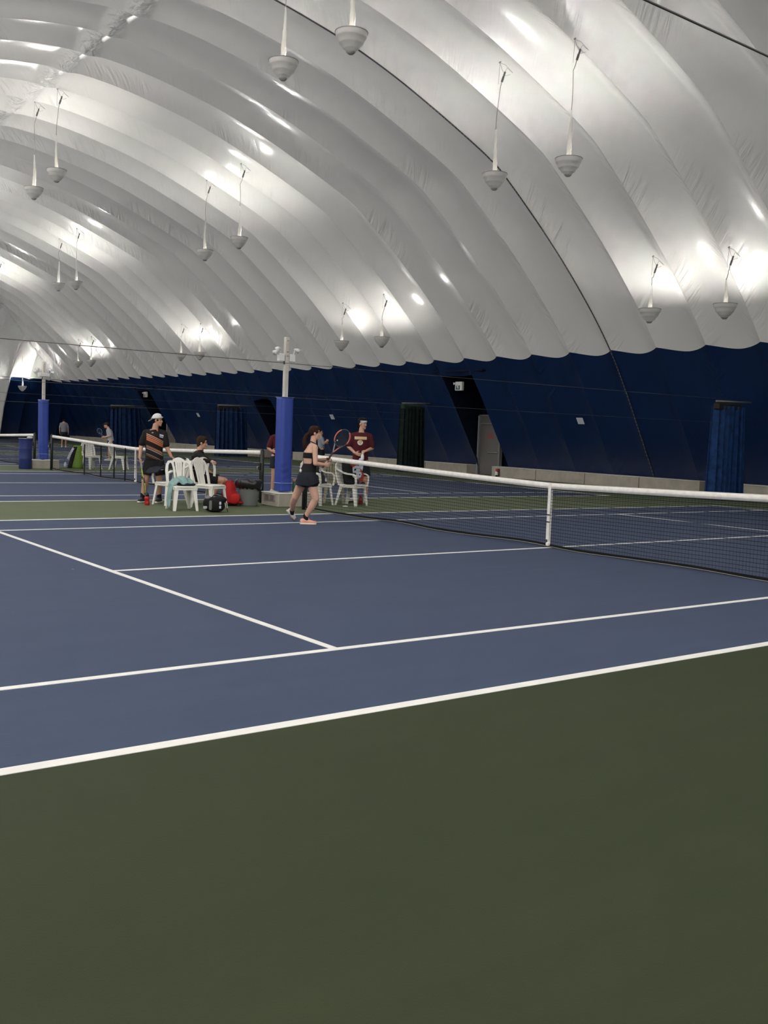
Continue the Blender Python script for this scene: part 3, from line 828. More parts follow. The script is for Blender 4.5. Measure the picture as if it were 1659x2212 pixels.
# ================================================================ bags, bottles, bins
# gray trash can with black liner
root = empty('trash_can', (-.66, 7.42, 0), label='gray round trash can with a black liner beside the padded post', cat='trash can')
b = MB(); b.lathe([(.155, 0), (.17, .01), (.178, .03), (.205, .40), (.215, .43), (.215, .46), (.20, .46), (.17, .04), (0, .03)], n=32, cap=False); b.build('can_body', mat('can_gray', (.19, .205, .21), .5, .4), root)
b = MB(); R = []
for f in range(13):
    r = []
    for j in range(48):
        a = 2*math.pi*j/48; n_ = .5*math.sin(5*a+1)+.3*math.sin(11*a)+.25*math.sin(17*a+2)
        prof = [(.222, .365), (.245, .385), (.262, .41), (.27, .44), (.268, .47), (.262, .495), (.25, .515), (.235, .525), (.215, .52), (.19, .50), (.16, .42), (.12, .30), (.0, .25)]
        q, z = prof[f]
        amp = .05 if f < 2 else .022
        r.append((q*math.cos(a)*(1+.05*n_*(f < 9)), q*math.sin(a)*(1+.05*n_*(f < 9)), z-amp*abs(n_)+(.02*n_ if 3 < f < 9 else 0)-(.04*max(0, math.cos(a+.6))**4 if f < 3 else 0)))
    R.append(r)
b.rings(R, cap=False); b.build('liner', mat('liner', (.012, .012, .013), .28, .6), root)
# blue barrel by the far post
root = empty('barrel', (-.635, 21.45, 0), label='tall blue barrel left of the farther padded post', cat='barrel'); root.scale = (.88, .88, 1)
b = MB(); b.lathe([(.20, 0), (.215, .02), (.215, .30), (.222, .32), (.215, .34), (.215, .6), (.222, .62), (.215, .64), (.225, .92), (.235, .94), (.2, .945), (.19, .1), (0, .08)], n=28, cap=False); b.build('drum', mat('barrel_blue', (.02, .035, .16), .5, .4, noise=.2, nscale=4), root)
b = MB(); b.tube([(.228*math.cos(a), .228*math.sin(a), .935) for a in [i*math.pi/12 for i in range(25)]], .012, 6); b.build('rim', RIMM, root)
b = MB(); b.ell((.12, -.1, .97), (.11, .08, .035)); b.build('white_wrapper', PAPER, root)
# black backpack
def soft_box(b, c, d, rz=0, n=2.6, lean=0):
    # superellipsoid body
    R = []; cx, cy, cz = c; N_, M_ = 28, 16
    cr, sr = math.cos(rz), math.sin(rz)
    for i in range(M_+1):
        t_ = -math.pi/2+math.pi*i/M_
        t_ = max(-1.53, min(1.53, t_))
        ct = abs(math.cos(t_))**(2/n); st = math.copysign(abs(math.sin(t_))**(2/n), math.sin(t_))
        r = []
        for j in range(N_):
            a = 2*math.pi*j/N_
            x = d[0]/2*ct*math.copysign(abs(math.cos(a))**(2/n), math.cos(a)); y = d[1]/2*ct*math.copysign(abs(math.sin(a))**(2/n), math.sin(a)); z = d[2]/2*st
            x += lean*(z/d[2])
            r.append((cx+x*cr-y*sr, cy+x*sr+y*cr, cz+z))
        R.append(r)
    b.rings(R)
root = empty('backpack', (-2.0, 6.28, 0), -.5, label='black backpack with gray panel and white marks on the floor before the chairs', cat='backpack')
b = MB(); soft_box(b, (0, 0, .135), (.38, .24, .27), lean=-.03); b.ell((.10, 0, .22), (.13, .10, .07)); bp = b.soft('pack_body', BLACKC, root, .009, 3)
b = MB(); soft_box(b, (.02, -.115, .12), (.26, .09, .20)); b.build('front_pocket', BLACKC, root)
b = MB(); soft_box(b, (-.055, -.155, .13), (.05, .02, .17), n=5); b.build('gray_panel', mat('pack_gray', (.17, .17, .16), .7), root)
for z, h in ((.17, .055), (.10, .05)):
    b = MB(); soft_box(b, (.115, -.155, z), (.035, .014, h), n=5); b.build('white_mark', PAPER, root)
b = MB(); soft_box(b, (-.15, -.105, .085), (.07, .02, .05), n=4); b.build('side_print', mat('pack_print', (.45, .45, .46), .6), root)
b = MB(); b.tube([(.17, -.02, .22), (.22, -.05, .16), (.235, -.06, .06), (.25, -.08, .02)], 1, flat=(.02, .006), up=(1, 0, .3)); b.build('shoulder_strap', BLACKC, root)
b = MB(); b.tube([(-.03, .03, .265), (0, .02, .30), (.05, .02, .30), (.08, .03, .265)], .009, 6); b.build('grab_handle', BLACKC, root)
b = MB(); b.ell((-.10, -.02, .25), (.06, .06, .035)); b.build('pale_flap', mat('flap', (.20, .20, .20), .6), root)
# teal towel on the front chair, navy cloth under it
def cloth(name, m, rows, loc, rz, label, cat, thick=.012, seed=0, rough=.012):
    # rows: list of cross-paths (lists of 3-D points) forming a draped sheet
    b = MB(); nu = len(rows[0])
    rn = random.Random(seed); P = [V(p) for r in rows for p in r]
    # refine by bilinear subdivision with folds
    S = 6; vs = []; nr = (len(rows)-1)*S+1; ncl = (nu-1)*S+1
    for i in range(nr):
        for j in range(ncl):
            a, fa = divmod(i, S); c, fc = divmod(j, S)
            if a == len(rows)-1: a -= 1; fa = S
            if c == nu-1: c -= 1; fc = S
            fa /= S; fc /= S
            p = (V(rows[a][c])*(1-fa)*(1-fc)+V(rows[a+1][c])*fa*(1-fc)+V(rows[a][c+1])*(1-fa)*fc+V(rows[a+1][c+1])*fa*fc)
            k = rough*(math.sin(i*.9+j*.35+seed)+.7*math.sin(i*.5-j*.8+2*seed)+.4*math.sin(j*1.7+seed))
            vs.append(p+V((k*.4, k*.5, k*.8)))
    fs = []
    for i in range(nr-1):
        for j in range(ncl-1): fs.append((i*ncl+j, i*ncl+j+1, (i+1)*ncl+j+1, (i+1)*ncl+j))
    b.add(vs, fs); o = b.build(name, m)
    s_ = o.modifiers.new('t', 'SOLIDIFY'); s_.thickness = thick; s_.offset = 0
    q = o.modifiers.new('s', 'SUBSURF'); q.levels = 1; q.render_levels = 1
    o.location = loc; o.rotation_euler = (0, 0, rz)
    return tag(o, label, cat)
TEAL = mat('teal_towel', (.27, .42, .41), .9, .2, noise=.12, nscale=12, bump=.5, bscale=120)
cloth('towel', TEAL, [
    [(-.28, -.20, .08), (-.27, -.08, .06), (-.26, .06, .09)],
    [(-.275, -.18, .24), (-.265, -.06, .26), (-.25, .08, .27)],
    [(-.225, -.17, .44), (-.235, -.04, .47), (-.22, .10, .50)],
    [(-.13, -.15, .50), (-.12, -.02, .56), (-.10, .12, .575)],
    [(.0, -.15, .49), (.01, -.02, .585), (.02, .13, .58)],
    [(.12, -.14, .485), (.13, .0, .545), (.13, .13, .55)],
    [(.19, -.10, .47), (.19, .02, .50), (.19, .12, .51)]], (-2.38, 6.77, 0), -.165, 'crumpled teal towel over the seat of the front white chair', 'towel', .03, 3, .016)
b = MB(); soft_box(b, (.05, -.02, .468), (.34, .26, .055), n=3); o = b.build('folded_jacket', NAVYC); o.location = (-2.38, 6.77, 0); o.rotation_euler = (0, 0, -.165)
tag(o, 'dark navy folded garment under the teal towel', 'jacket')
# dark jacket across the armchair
cloth('jacket', NAVYC, [
    [(-.34, -.33, .60), (-.20, -.36, .585), (.0, -.33, .60)],
    [(-.32, -.25, .70), (-.18, -.26, .69), (.05, -.22, .70)],
    [(-.30, -.05, .70), (-.15, -.02, .70), (.08, -.02, .71)],
    [(-.29, .18, .80), (-.12, .20, .85), (.10, .20, .84)],
    [(-.28, .30, .90), (-.10, .31, .92), (.10, .30, .91)]], (-2.10, 7.90, 0), -1.40, 'dark jacket draped over the arm of the left armchair', 'jacket', .025, 5, .014)
# red jacket hanging over the seated man's shin
RED = mat('red_cloth', (.36, .012, .014), .75, .3, noise=.25, nscale=9, bump=.5, bscale=18)
cloth('red_jacket', RED, [
    [(.28, .12, .30), (.36, .10, .46), (.44, .08, .47), (.47, .06, .44)],
    [(.26, .0, .20), (.33, -.06, .46), (.43, -.09, .475), (.50, -.05, .40)],
    [(.25, -.14, .10), (.31, -.16, .30), (.42, -.18, .31), (.54, -.14, .25)],
    [(.23, -.20, .055), (.30, -.22, .14), (.43, -.24, .13), (.62, -.18, .10)],
    [(.22, -.22, .05), (.32, -.25, .05), (.45, -.27, .05), (.68, -.18, .06)]], (-1.34, 7.79, 0), -.472, 'red jacket draped over the seated man\'s shin', 'jacket', .03, 8, .014)
b = MB(); soft_box(b, (.50, -.24, .145), (.20, .10, .20), n=2.6, lean=.04); o = b.build('red_pouch', mat('red_bright', (.50, .016, .014), .7, .3, bump=.4, bscale=20)); o.location = (-1.34, 7.79, 0); o.rotation_euler = (0, 0, -.472); tag(o, 'bright red pouch leaning on the red jacket', 'bag')
# red water bottle on the floor
root = empty('water_bottle', (-2.57, 7.88, 0), label='red water bottle with black cap by the white-capped man\'s shoe', cat='bottle')
b = MB(); b.lathe([(.045, 0), (.05, .01), (.05, .05), (.043, .07), (.043, .09), (.05, .11), (.05, .15), (.03, .17), (0, .17)], n=18, cap=False); b.build('bottle_body', mat('bottle_red', (.42, .015, .015), .3), root)
b = MB(); b.lathe([(.034, .165), (.034, .205), (.018, .215), (.014, .235), (0, .236)], n=14); b.build('bottle_cap', BLACK, root)
# green thermos on the concrete base
root = empty('thermos', (.31, 7.30, .28), label='green thermos with a copper lid standing on the near concrete block', cat='thermos')
b = MB(); b.lathe([(.043, 0), (.046, .01), (.046, .20), (.04, .21), (0, .21)], n=20, cap=False); b.build('flask', mat('thermos_green', (.03, .12, .075), .4), root)
b = MB(); b.lathe([(.042, .208), (.042, .245), (.03, .255), (0, .255)], n=18); b.build('lid', mat('copper_lid', (.50, .25, .20), .4), root)
# dark red bottle under the right chairs, white lid on the floor
root = empty('water_bottle', (2.02, 7.38, 0), label='dark red water bottle behind the leg of the racket-bag chair', cat='bottle')
b = MB(); b.lathe([(.042, 0), (.047, .01), (.047, .13), (.035, .15), (0, .15)], n=16, cap=False); b.build('bottle_body', mat('bottle_dark_red', (.20, .02, .015), .4), root)
b = MB(); b.lathe([(.03, .148), (.03, .20), (.0, .21)], n=12); b.build('bottle_cap', mat('cap_red', (.32, .03, .03), .4), root)
b = MB(); b.lathe([(.055, 0), (.055, .012), (.03, .02), (0, .02)], (0, 0, 0), 18); o = b.build('bottle_lid', LIGHTP); o.location = (1.28, 6.88, .003); tag(o, 'small white lid lying on the floor by the racket-bag chair', 'lid')
# black bag with white letter marks on the armchair
root = empty('tennis_bag', (.99, 7.47, .445), .35, label='black bag with white letters standing on the armchair by the running woman', cat='bag')
b = MB(); R = []
for x, h in ((-.24, .36), (-.15, .40), (-.05, .36), (.06, .25), (.14, .13), (.18, .05)):
    R.append([(x, -.10, .0), (x, -.09, h*.8), (x, -.02, h), (x, .05, h), (x, .12, h*.8), (x, .13, .0)])
b.rings(R); b.soft('bag_body', mat('bag_charcoal', (.035, .035, .036), .7, .3, bump=.4, bscale=30), root, .01, 3)
def glyph(root, strokes, m, name, r=.012):
    for s_ in strokes:
        b = MB(); b.tube([V(p) for p in s_], 1, flat=(r, .004), up=(0, 1, 0)); b.build(name, m, root, False)
zz = .04
for k_ in range(3):
    z0 = .05+.095*k_
    glyph(root, [[(-.06, -.104, z0), (-.10, -.104, z0+.01), (-.11, -.104, z0+.04), (-.09, -.104, z0+.065), (-.06, -.104, z0+.06)], [(-.06, -.104, z0), (-.055, -.104, z0+.035), (-.10, -.104, z0+.035)]], PAPER, 'letter', .011)
b = MB(); b.ell((.14, -.09, .07), (.035, .02, .045)); b.build('white_tag', PAPER, root)
# red and black racket bag on the armchair
root = empty('racket_bag', (1.67, 7.20, .45), .25, label='red and black racket bag with bold white lettering on the armchair', cat='bag')
b = MB(); R = []
for i in range(13):
    f = i/12; z = .50*f; hw = .20-.08*f+.03*math.sin(3*f); x0 = -.02-.10*f
    R.append([(x0+hw*ca, .02+(.11-.02*f)*sa+.06*f, z) for ca, sa in [(math.cos(2*math.pi*j/20), math.sin(2*math.pi*j/20)) for j in range(20)]])
b.rings(R); b.build('bag_body', BLACKC, root)
REDB = mat('bag_red', (.42, .035, .025), .55, .4)
b = MB(); b.tube([(-.13, -.075, .49), (-.08, -.09, .38), (.0, -.105, .36), (.09, -.10, .30), (.175, -.11, .20), (.17, -.115, .11), (.08, -.125, .06)], [1, 1.7, 1.2, .9, .9, .9, .8], flat=(.035, .012), up=(0, -1, .1)); b.build('red_trim', REDB, root, False)
b = MB(); b.ell((-.10, -.05, .44), (.06, .035, .07)); b.build('red_pocket', mat('bag_bright_red', (.62, .06, .04), .5), root)
glyph(root, [[(.07, -.125, .345), (-.06, -.135, .36), (-.15, -.13, .325), (-.15, -.135, .26), (-.02, -.14, .255), (.10, -.135, .225)], [(-.06, -.138, .305), (.07, -.135, .30)], [(.10, -.135, .225), (.07, -.14, .155), (-.07, -.14, .14), (-.16, -.135, .18)], [(-.06, -.14, .205), (.03, -.14, .20)]], PAPER, 'letter', .027)
b = MB(); b.tube([(.12, -.14, .03), (.17, -.17, .0), (.22, -.15, .02), (.19, -.12, .04), (.13, -.13, .02)], .010, 6); b.build('strap_loop', BLACK, root)
# green and black racket bag by the far chairs
root = empty('racket_bag', (1.20, 22.15, 0), -.45, label='lime green and black racket bag standing behind the middle net', cat='bag')
b = MB(); R = []
for i in range(13):
    f = i/12; z = .74*f; hw = .23*(1-.45*f**2)
    R.append([(.05*f+hw*ca, (.15-.05*f)*sa, z) for ca, sa in [(math.cos(2*math.pi*j/18), math.sin(2*math.pi*j/18)) for j in range(18)]])
b.rings(R); b.build('bag_body', mat('bag_green', (.16, .28, .02), .5), root)
b = MB(); R = []
for i in range(13):
    f = i/12; z = .005+.70*f; x0 = -.24+.20*f
    R.append([(x0-.02, -.10, z), (x0+.09+.03*(1-f), -.155+.05*f, z), (x0+.09, -.1, z), (x0-.03, .05, z)])
b.rings(R); b.build('black_panel', BLACKC, root)
b = MB(); b.tube([(-.24, -.12, .30), (-.17, -.14, .46), (-.07, -.13, .66)], 1, flat=(.035, .008), up=(0, -1, 0)); b.build('white_flash', PAPER, root, False)
b = MB(); b.ell((-.32, -.05, .10), (.05, .06, .10)); o = b.build('white_pouch', PAPER, root)
# ================================================================ people
def nz(v_): return V(v_).normalized()
class Head:
    def __init__(s, c, F, U=(0, 0, 1), k=.94):
        s.c = V(c); s.F = nz(F); u = V(U); s.U = (u-s.F*u.dot(s.F)).normalized(); s.L = s.U.cross(s.F); s.k = k
    def p(s, f, l, u): return s.c+(s.F*f+s.L*l+s.U*u)*s.k
    def e(s, b, c, r): b.ell(s.p(*c), [q*s.k for q in r], (s.F, s.L, s.U))
    def flesh(s, b, neck=None, nr=.052):
        s.e(b, (-.004, 0, .025), (.094, .074, .095))
        s.e(b, (.030, 0, -.050), (.058, .057, .075))
        s.e(b, (.072, 0, -.108), (.020, .024, .018))
        s.e(b, (.046, 0, -.088), (.040, .046, .030))
        b.cap(s.p(.084, 0, .006), s.p(.104, 0, -.034), .010*s.k, .0120*s.k, 10)
        s.e(b, (.094, 0, -.040), (.014, .018, .010))
        s.e(b, (.074, 0, .022), (.018, .050, .013))
        s.e(b, (.088, 0, -.068), (.010, .022, .009)); s.e(b, (.086, 0, -.080), (.010, .020, .009))
        for sg in (-1, 1):
            s.e(b, (.058, sg*.040, -.030), (.024, .020, .022))
            s.e(b, (-.008, sg*.077, -.018), (.019, .009, .031))
        if neck is not None:
            b.cap(s.p(-.012, 0, -.045), neck, nr, nr*1.12)
    def face(s, par, brow=HAIRD):
        for sg in (-1, 1):
            b = MB(); s.e(b, (.0760, sg*.032, .000), (.010, .014, .0065)); ey = b.build('eye', EYEW, par)
            b = MB(); s.e(b, (.0840, sg*.031, -.0005), (.0035, .0060, .0055)); b.build('iris', IRIS, ey)
            b = MB(); b.tube([s.p(.090, sg*.012, .019), s.p(.091, sg*.030, .025), s.p(.076, sg*.052, .019)], [.0035, .005, .003], 6); b.build('eyebrow', brow, par)
        b = MB(); s.e(b, (.0945, 0, -.0735), (.006, .020, .0062)); b.build('lips', LIPS, par)
def hand(b, w_, d, n, t, c1=.35, c2=.6, sc=1.0, thumb=.8):
    w_ = V(w_); d = nz(d); n = V(n); n = (n-d*n.dot(d)).normalized(); t = V(t); t = (t-d*t.dot(d)-n*t.dot(n)).normalized()
    b.loft([(w_-d*.01*sc, t*.024*sc, n*.019*sc), (w_+d*.03*sc, t*.036*sc, n*.017*sc), (w_+d*.07*sc, t*.042*sc, n*.015*sc), (w_+d*.092*sc, t*.039*sc, n*.012*sc)], 14)
    for k, ln in ((-1.5, .060), (-.5, .074), (.5, .080), (1.5, .070)):
        ln *= sc
        p = w_+d*.086*sc-t*k*.0205*sc*-1
        sp = t*k*.04
        P = [p]; a = 0
        for f, da in ((.45, c1), (.32, c2), (.27, c2*.7)):
            a += da
            p = p+(d*math.cos(a)+n*math.sin(a)+sp).normalized()*ln*f; P.append(p)
        b.chain(P, [.0092*sc, .0088*sc, .0082*sc, .007*sc])
    p0 = w_+d*.025*sc+t*.026*sc; p1 = p0+(d*.55+t*.75+n*.25*thumb).normalized()*.042*sc; p2 = p1+(d*.8+t*.2+n*.6*thumb).normalized()*.032*sc
    b.chain([p0, p1, p2], [.0135*sc, .0105*sc, .0085*sc])
def limb(b, P, R): b.chain([V(p) for p in P], R)
def trunk(b, rings, F, inf=0.0, n=22):
    F = nz(F); L = V((0, 0, 1)).cross(F).normalized()
    b.loft([(c, L*(a+inf), F*(d+inf)) for c, a, d in rings], n)
def yoke(b, nb, sl, sr, r0=.046, r1=.050, up=.0):
    # slope from the neck down to each shoulder
    nb = V(nb)
    for s_ in (sl, sr):
        s_ = V(s_); d = s_-nb; d.z = 0
        b.cap(nb+d*.22+V((0, 0, -.035+up)), s_+V((0, 0, -.004+up)), r0, r1)
def shoe(par, heel, toe, m, sole, U=(0, 0, 1), h=.085, k=1.0):
    heel = V(heel); toe = V(toe); d = (toe-heel); L = d.length; d.normalize(); U = V(U); U = (U-d*U.dot(d)).normalized(); s_ = U.cross(d)
    def prof(f): return (.030+.016*math.sin(min(1, f*1.25)*math.pi*.8))*(1.0 if f < .8 else 1-.6*((f-.8)/.2)**2)
    b = MB(); R = []
    for i in range(11):
        f = i/10; q = prof(f)*k; z0 = .014+.012*(f > .9)
        hh = (h*(1-.55*max(0, (f-.30))/.7))*(1 if f > .05 else .86)*k
        c = heel+d*L*f; r = []
        for j in range(14):
            a = 2*math.pi*j/14; r.append(c+s_*q*math.cos(a)+U*(z0+hh*.5+hh*.5*math.sin(a)))
        R.append(r)
    b.rings(R); o = b.build('shoe', m, par)
    b = MB(); R = []
    for i in range(11):
        f = i/10; q = prof(f)*1.12*k; c = heel-d*.006+d*(L+.014)*f; z1 = .026+.008*(f > .9)
        R.append([c+s_*q+U*.0, c+s_*q*1.02+U*z1, c-s_*q*1.02+U*z1, c-s_*q+U*.0])
    b.rings(R); b.build('sole', sole, o)
    return o
def sock(par, a, b_, r, m):
    b = MB(); b.cap(a, b_, r, r*1.05); b.build('sock', m, par)
def racket(name, label, loc, rz, butt, tip, face_n, frame_cols, string_m, grip_m, cat='racket'):
    # all positions local to (loc, rz)
    butt = V(butt); tip = V(tip); d = (tip-butt).normalized(); k = (tip-butt).length/.69
    n = V(face_n); n = (n-d*n.dot(d)).normalized(); s_ = d.cross(n)
    root = empty(name, (*loc, 0), rz, label=label, cat=cat)
    def P(x, y): return butt+d*y*k+s_*x*k
    b = MB(); b.tube([P(0, 0), P(0, .006), P(0, .20)], [.0185, .0165, .0155], 8); b.build('grip', grip_m, root)
    hc, ra, rb = .515, .172, .131
    pts = [P(rb*math.cos(a), hc+ra*math.sin(a)) for a in [-math.pi/2+2*math.pi*i/48 for i in range(49)]]
    secs = [(0, 10, 0), (10, 21, 1), (21, 30, 0), (30, 42, 1), (42, 48, 0)]
    for a, e, ci in secs:
        b = MB(); b.tube(pts[a:e+1], .0115, 8); b.build('frame', frame_cols[ci], root)
    for sg in (-1, 1):
        b = MB(); b.tube([P(0, .19), P(sg*.012, .23), P(sg*.052, .34), P(sg*.085, .392)], .0105, 8); b.build('throat', frame_cols[1 if sg > 0 else 2], root)
    b = MB()
    for i in range(-7, 8):
        x = i*.0165; h = ra*math.sqrt(max(0, 1-(x/rb)**2)); b.tube([P(x, hc-h), P(x, hc+h)], .0012, 4)
    for i in range(-9, 10):
        y = i*.0175; h = rb*math.sqrt(max(0, 1-(y/ra)**2)); b.tube([P(-h, hc+y), P(h, hc+y)], .0012, 4)
    tag(b.build('strings', string_m, root, False), kind='stuff')
    b = MB(); b.ell(P(-.055, hc-.085)-n*.006, (.012, .012, .012)); b.build('dampener', LIGHTP, root)
    return root

# ---------------------------------------------------------------- running woman
LOC, RZ = (-1.58, 3.83), -.570
F = (math.cos(.38), math.sin(.38), 0)
H = Head((.072, 0, 1.487), (1, .16, -.02), (-.05, 0, 1), .90)
T = [((-.030, 0, .70), .150, .120), ((-.030, 0, .79), .168, .132), ((-.010, 0, .88), .148, .112), ((.012, 0, .985), .120, .092), ((.012, 0, 1.09), .135, .102), ((.022, 0, 1.18), .150, .104), ((.040, 0, 1.255), .140, .080), ((.052, 0, 1.305), .075, .058)]
b = MB(); H.flesh(b, (.052, 0, 1.30), .045); trunk(b, T, F)
yoke(b, (.052, 0, 1.315), (.085, -.14, 1.255), (.015, .145, 1.255), .036, .042)
limb(b, [(.085, -.145, 1.258), (.100, -.205, 1.00), (.232, -.135, .985)], [.047, .038, .027])
limb(b, [(.015, .150, 1.265), (.120, .215, 1.03), (.268, .075, 1.062)], [.046, .037, .027])
hand(b, (.235, -.133, .985), (1, .35, -.03), (.2, 1, .2), (.1, -.2, 1), .5, .7, .92)
hand(b, (.272, .072, 1.064), (1, -.45, .25), (.5, -.6, -.4), (.3, .1, 1), .9, 1.0, .92)
limb(b, [(.020, -.085, .775), (.125, -.115, .43)], [.098, .060])
limb(b, [(.125, -.115, .43), (.070, -.09, .31), (-.028, -.055, .13)], [.058, .058, .036])
limb(b, [(-.065, .085, .765), (-.205, .17, .43)], [.096, .060])
limb(b, [(-.205, .17, .43), (-.238, .30, .335), (-.258, .53, .19)], [.057, .056, .036])
b.cap((-.028, -.055, .13), (.03, -.055, .045), .036, .03); b.cap((-.258, .53, .19), (-.258, .57, .12), .035, .03)
woman = b.soft('person', SKINL, None, .0068, 4); woman.location = (*LOC, 0); woman.rotation_euler = (0, 0, RZ)
tag(woman, 'running woman with a brown ponytail in a black tennis outfit, racket in her hands', 'person')
H.face(woman, HAIRB)
b = MB(); H.e(b, (-.022, 0, .034), (.090, .083, .098)); H.e(b, (-.060, 0, -.002), (.055, .070, .062)); H.e(b, (.02, .0, .075), (.070, .074, .055)); H.e(b, (.028, .066, .03), (.035, .016, .045)); H.e(b, (.028, -.066, .03), (.035, .016, .045))
b.soft('hair', HAIRB, woman, .007, 3)
b = MB(); b.chain([(-.02, .01, 1.475), (-.052, .015, 1.44), (-.075, .02, 1.38), (-.082, .02, 1.31), (-.072, .02, 1.235), (-.062, .02, 1.19)], [.026, .036, .043, .041, .032, .012]); b.soft('ponytail', HAIRB, woman, .008, 3)
b = MB(); b.tube([(-.028+.026*math.cos(a)*.3, .012+.03*math.sin(a), 1.47+.03*math.cos(a)) for a in [i*math.pi/8 for i in range(17)]], .008, 6); b.build('hair_tie', BLACK, woman)
TOPM = BLACKC
def sub(T, z0, z1):
    out = []
    def at(z):
        for (c0, a0, d0), (c1, a1, d1) in zip(T[:-1], T[1:]):
            if c0[2] <= z <= c1[2]:
                f = (z-c0[2])/(c1[2]-c0[2]); return (tuple(p*(1-f)+q*f for p, q in zip(c0, c1)), a0*(1-f)+a1*f, d0*(1-f)+d1*f)
    out.append(at(z0)); out += [r for r in T if z0 < r[0][2] < z1]; out.append(at(z1)); return out
b = MB(); trunk(b, sub(T, .83, .99), F, .010); trunk(b, sub(T, 1.075, 1.165), F, .009)
Fv = nz(F); Lv = V((0, 0, 1)).cross(Fv)
# front of the bodice rises over the chest, leaving the open triangle at the back
R = []
for z in (.97, 1.03, 1.09, 1.15, 1.20):
    c, a, d = sub(T, z, z+.001)[0]; c = V(c); r = []
    w0 = 1.75-.7*max(0, (z-1.15)/.05)*.6
    for s_ in (1, -1):
        for j in range(13):
            an = (-w0+2*w0*j/12)*s_
            q = .011 if s_ == 1 else -.012
            r.append(c+Fv*(d+q)*math.cos(an)+Lv*(a+q)*math.sin(an))
    R.append(r)
b.rings(R)
b.soft('tennis_top', TOPM, woman, .008, 2)
b = MB()
for sg in (-1, 1):
    b.tube([V((.04, 0, 1.185))+Fv*.105+Lv*sg*.07, V((.045, 0, 1.25))+Fv*.085+Lv*sg*.06, V((.05, 0, 1.30))+Fv*.04+Lv*sg*.058, V((.048, 0, 1.335))-Fv*.02+Lv*sg*.045, V((.044, 0, 1.345))-Fv*.05], .009, 6)
b.build('halter_strap', TOPM, woman)
b = MB(); trunk(b, [((-.022, 0, .632), .205, .182), ((-.024, 0, .70), .198, .172), ((-.028, 0, .79), .188, .150), ((-.012, 0, .87), .158, .122)], F)
b.cap((.022, -.087, .775), (.058, -.098, .70), .112, .114); b.tube([(.03, -.09, .75), (.080, -.106, .640)], [.112, .114], 18); b.tube([(-.07, .085, .75), (-.118, .112, .640)], [.108, .110], 18)
b.soft('skirt', NAVYC, woman, .009, 3)
b = MB(); b.ell(V((-.02, 0, .87))-Fv*.127+Lv*-.02, (.02, .02, .028)); b.build('spare_ball', LIGHTP, woman)
PINK = mat('shoe_coral', (.80, .36, .27), .6, noise=.2, nscale=9); PALEP = mat('shoe_pale', (.78, .70, .66), .6); SOLEW = mat('sole_white', (.78, .74, .70), .6)
s1 = shoe(woman, (-.110, -.055, .006), (.142, -.055, .006), PINK, SOLEW)
b = MB(); b.ell((-.082, -.055, .060), (.036, .036, .036)); b.build('heel_counter', PALEP, s1)
s2 = shoe(woman, (-.345, .555, .165), (-.225, .60, .012), PALEP, SOLEW, (.72, .25, .58))
b = MB(); b.ell((-.238, .595, .048), (.026, .034, .026)); b.build('toe_cap', mat('toe_orange', (.70, .16, .08), .6), s2)
sock(woman, (-.030, -.055, .145), (-.010, -.055, .075), .040, BLACKC); sock(woman, (-.258, .535, .185), (-.262, .555, .13), .039, BLACKC)
GRY = mat('string_dark', (.04, .045, .06), .5); RK1 = mat('frame_dark', (.03, .03, .035), .4); RK2 = mat('frame_coral', (.55, .16, .11), .4); RK3 = mat('frame_gray', (.28, .28, .30), .4)
GRIPM = mat('grip_tape', (.05, .02, .03), .7)
racket('tennis_racket', 'coral and black racket held up by the running woman', LOC, RZ, (.288, .02, 1.035), (.600, -.01, 1.545), (.0, -1, .05), [RK1, RK2, RK3], GRY, GRIPM)

# ---------------------------------------------------------------- shirt with slanted stripes
def striped(name, slope, bands, xr, x0=0.0, xc=0.0, back=False, curve=.30):
    m = mat(name, (.010, .009, .009), .75, .3, bump=.3, bscale=30)
    nt = m.node_tree; bs_ = nt.nodes['Principled BSDF']; N = nt.nodes.new; Lk = nt.links.new
    tc = N('ShaderNodeTexCoord'); sx = N('ShaderNodeSeparateXYZ'); Lk(tc.outputs['Object'], sx.inputs[0])
    def mt(op, a, b_):
        n = N('ShaderNodeMath'); n.operation = op
        for i, q in enumerate((a, b_)):
            if isinstance(q, (int, float)): n.inputs[i].default_value = q
            else: Lk(q, n.inputs[i])
        return n.outputs[0]
    xx = mt('SUBTRACT', sx.outputs[0], x0)
    t_ = mt('ADD', sx.outputs[2], mt('MULTIPLY', xx, slope))
    t_ = mt('ADD', t_, mt('MULTIPLY', mt('MULTIPLY', xx, xx), curve))
    prev = None; acc = None
    for lo, hi, c in bands:
        g = mt('MULTIPLY', mt('GREATER_THAN', t_, lo), mt('LESS_THAN', t_, hi))
        g = mt('MULTIPLY', g, mt('LESS_THAN', mt('ABSOLUTE', mt('SUBTRACT', sx.outputs[0], xc), 0), xr))
        if not back: g = mt('MULTIPLY', g, mt('LESS_THAN', sx.outputs[1], .02))
        mx = N('ShaderNodeMix'); mx.data_type = 'RGBA'; Lk(g, mx.inputs[0])
        if acc is None: mx.inputs[6].default_value = (.010, .009, .009, 1)
        else: Lk(acc, mx.inputs[6])
        mx.inputs[7].default_value = (*c, 1); acc = mx.outputs[2]
    Lk(acc, bs_.inputs['Base Color'])
    return m
OR = (.60, .19, .09); PE = (.70, .36, .24); DO = (.30, .09, .05); GR = (.30, .24, .22)
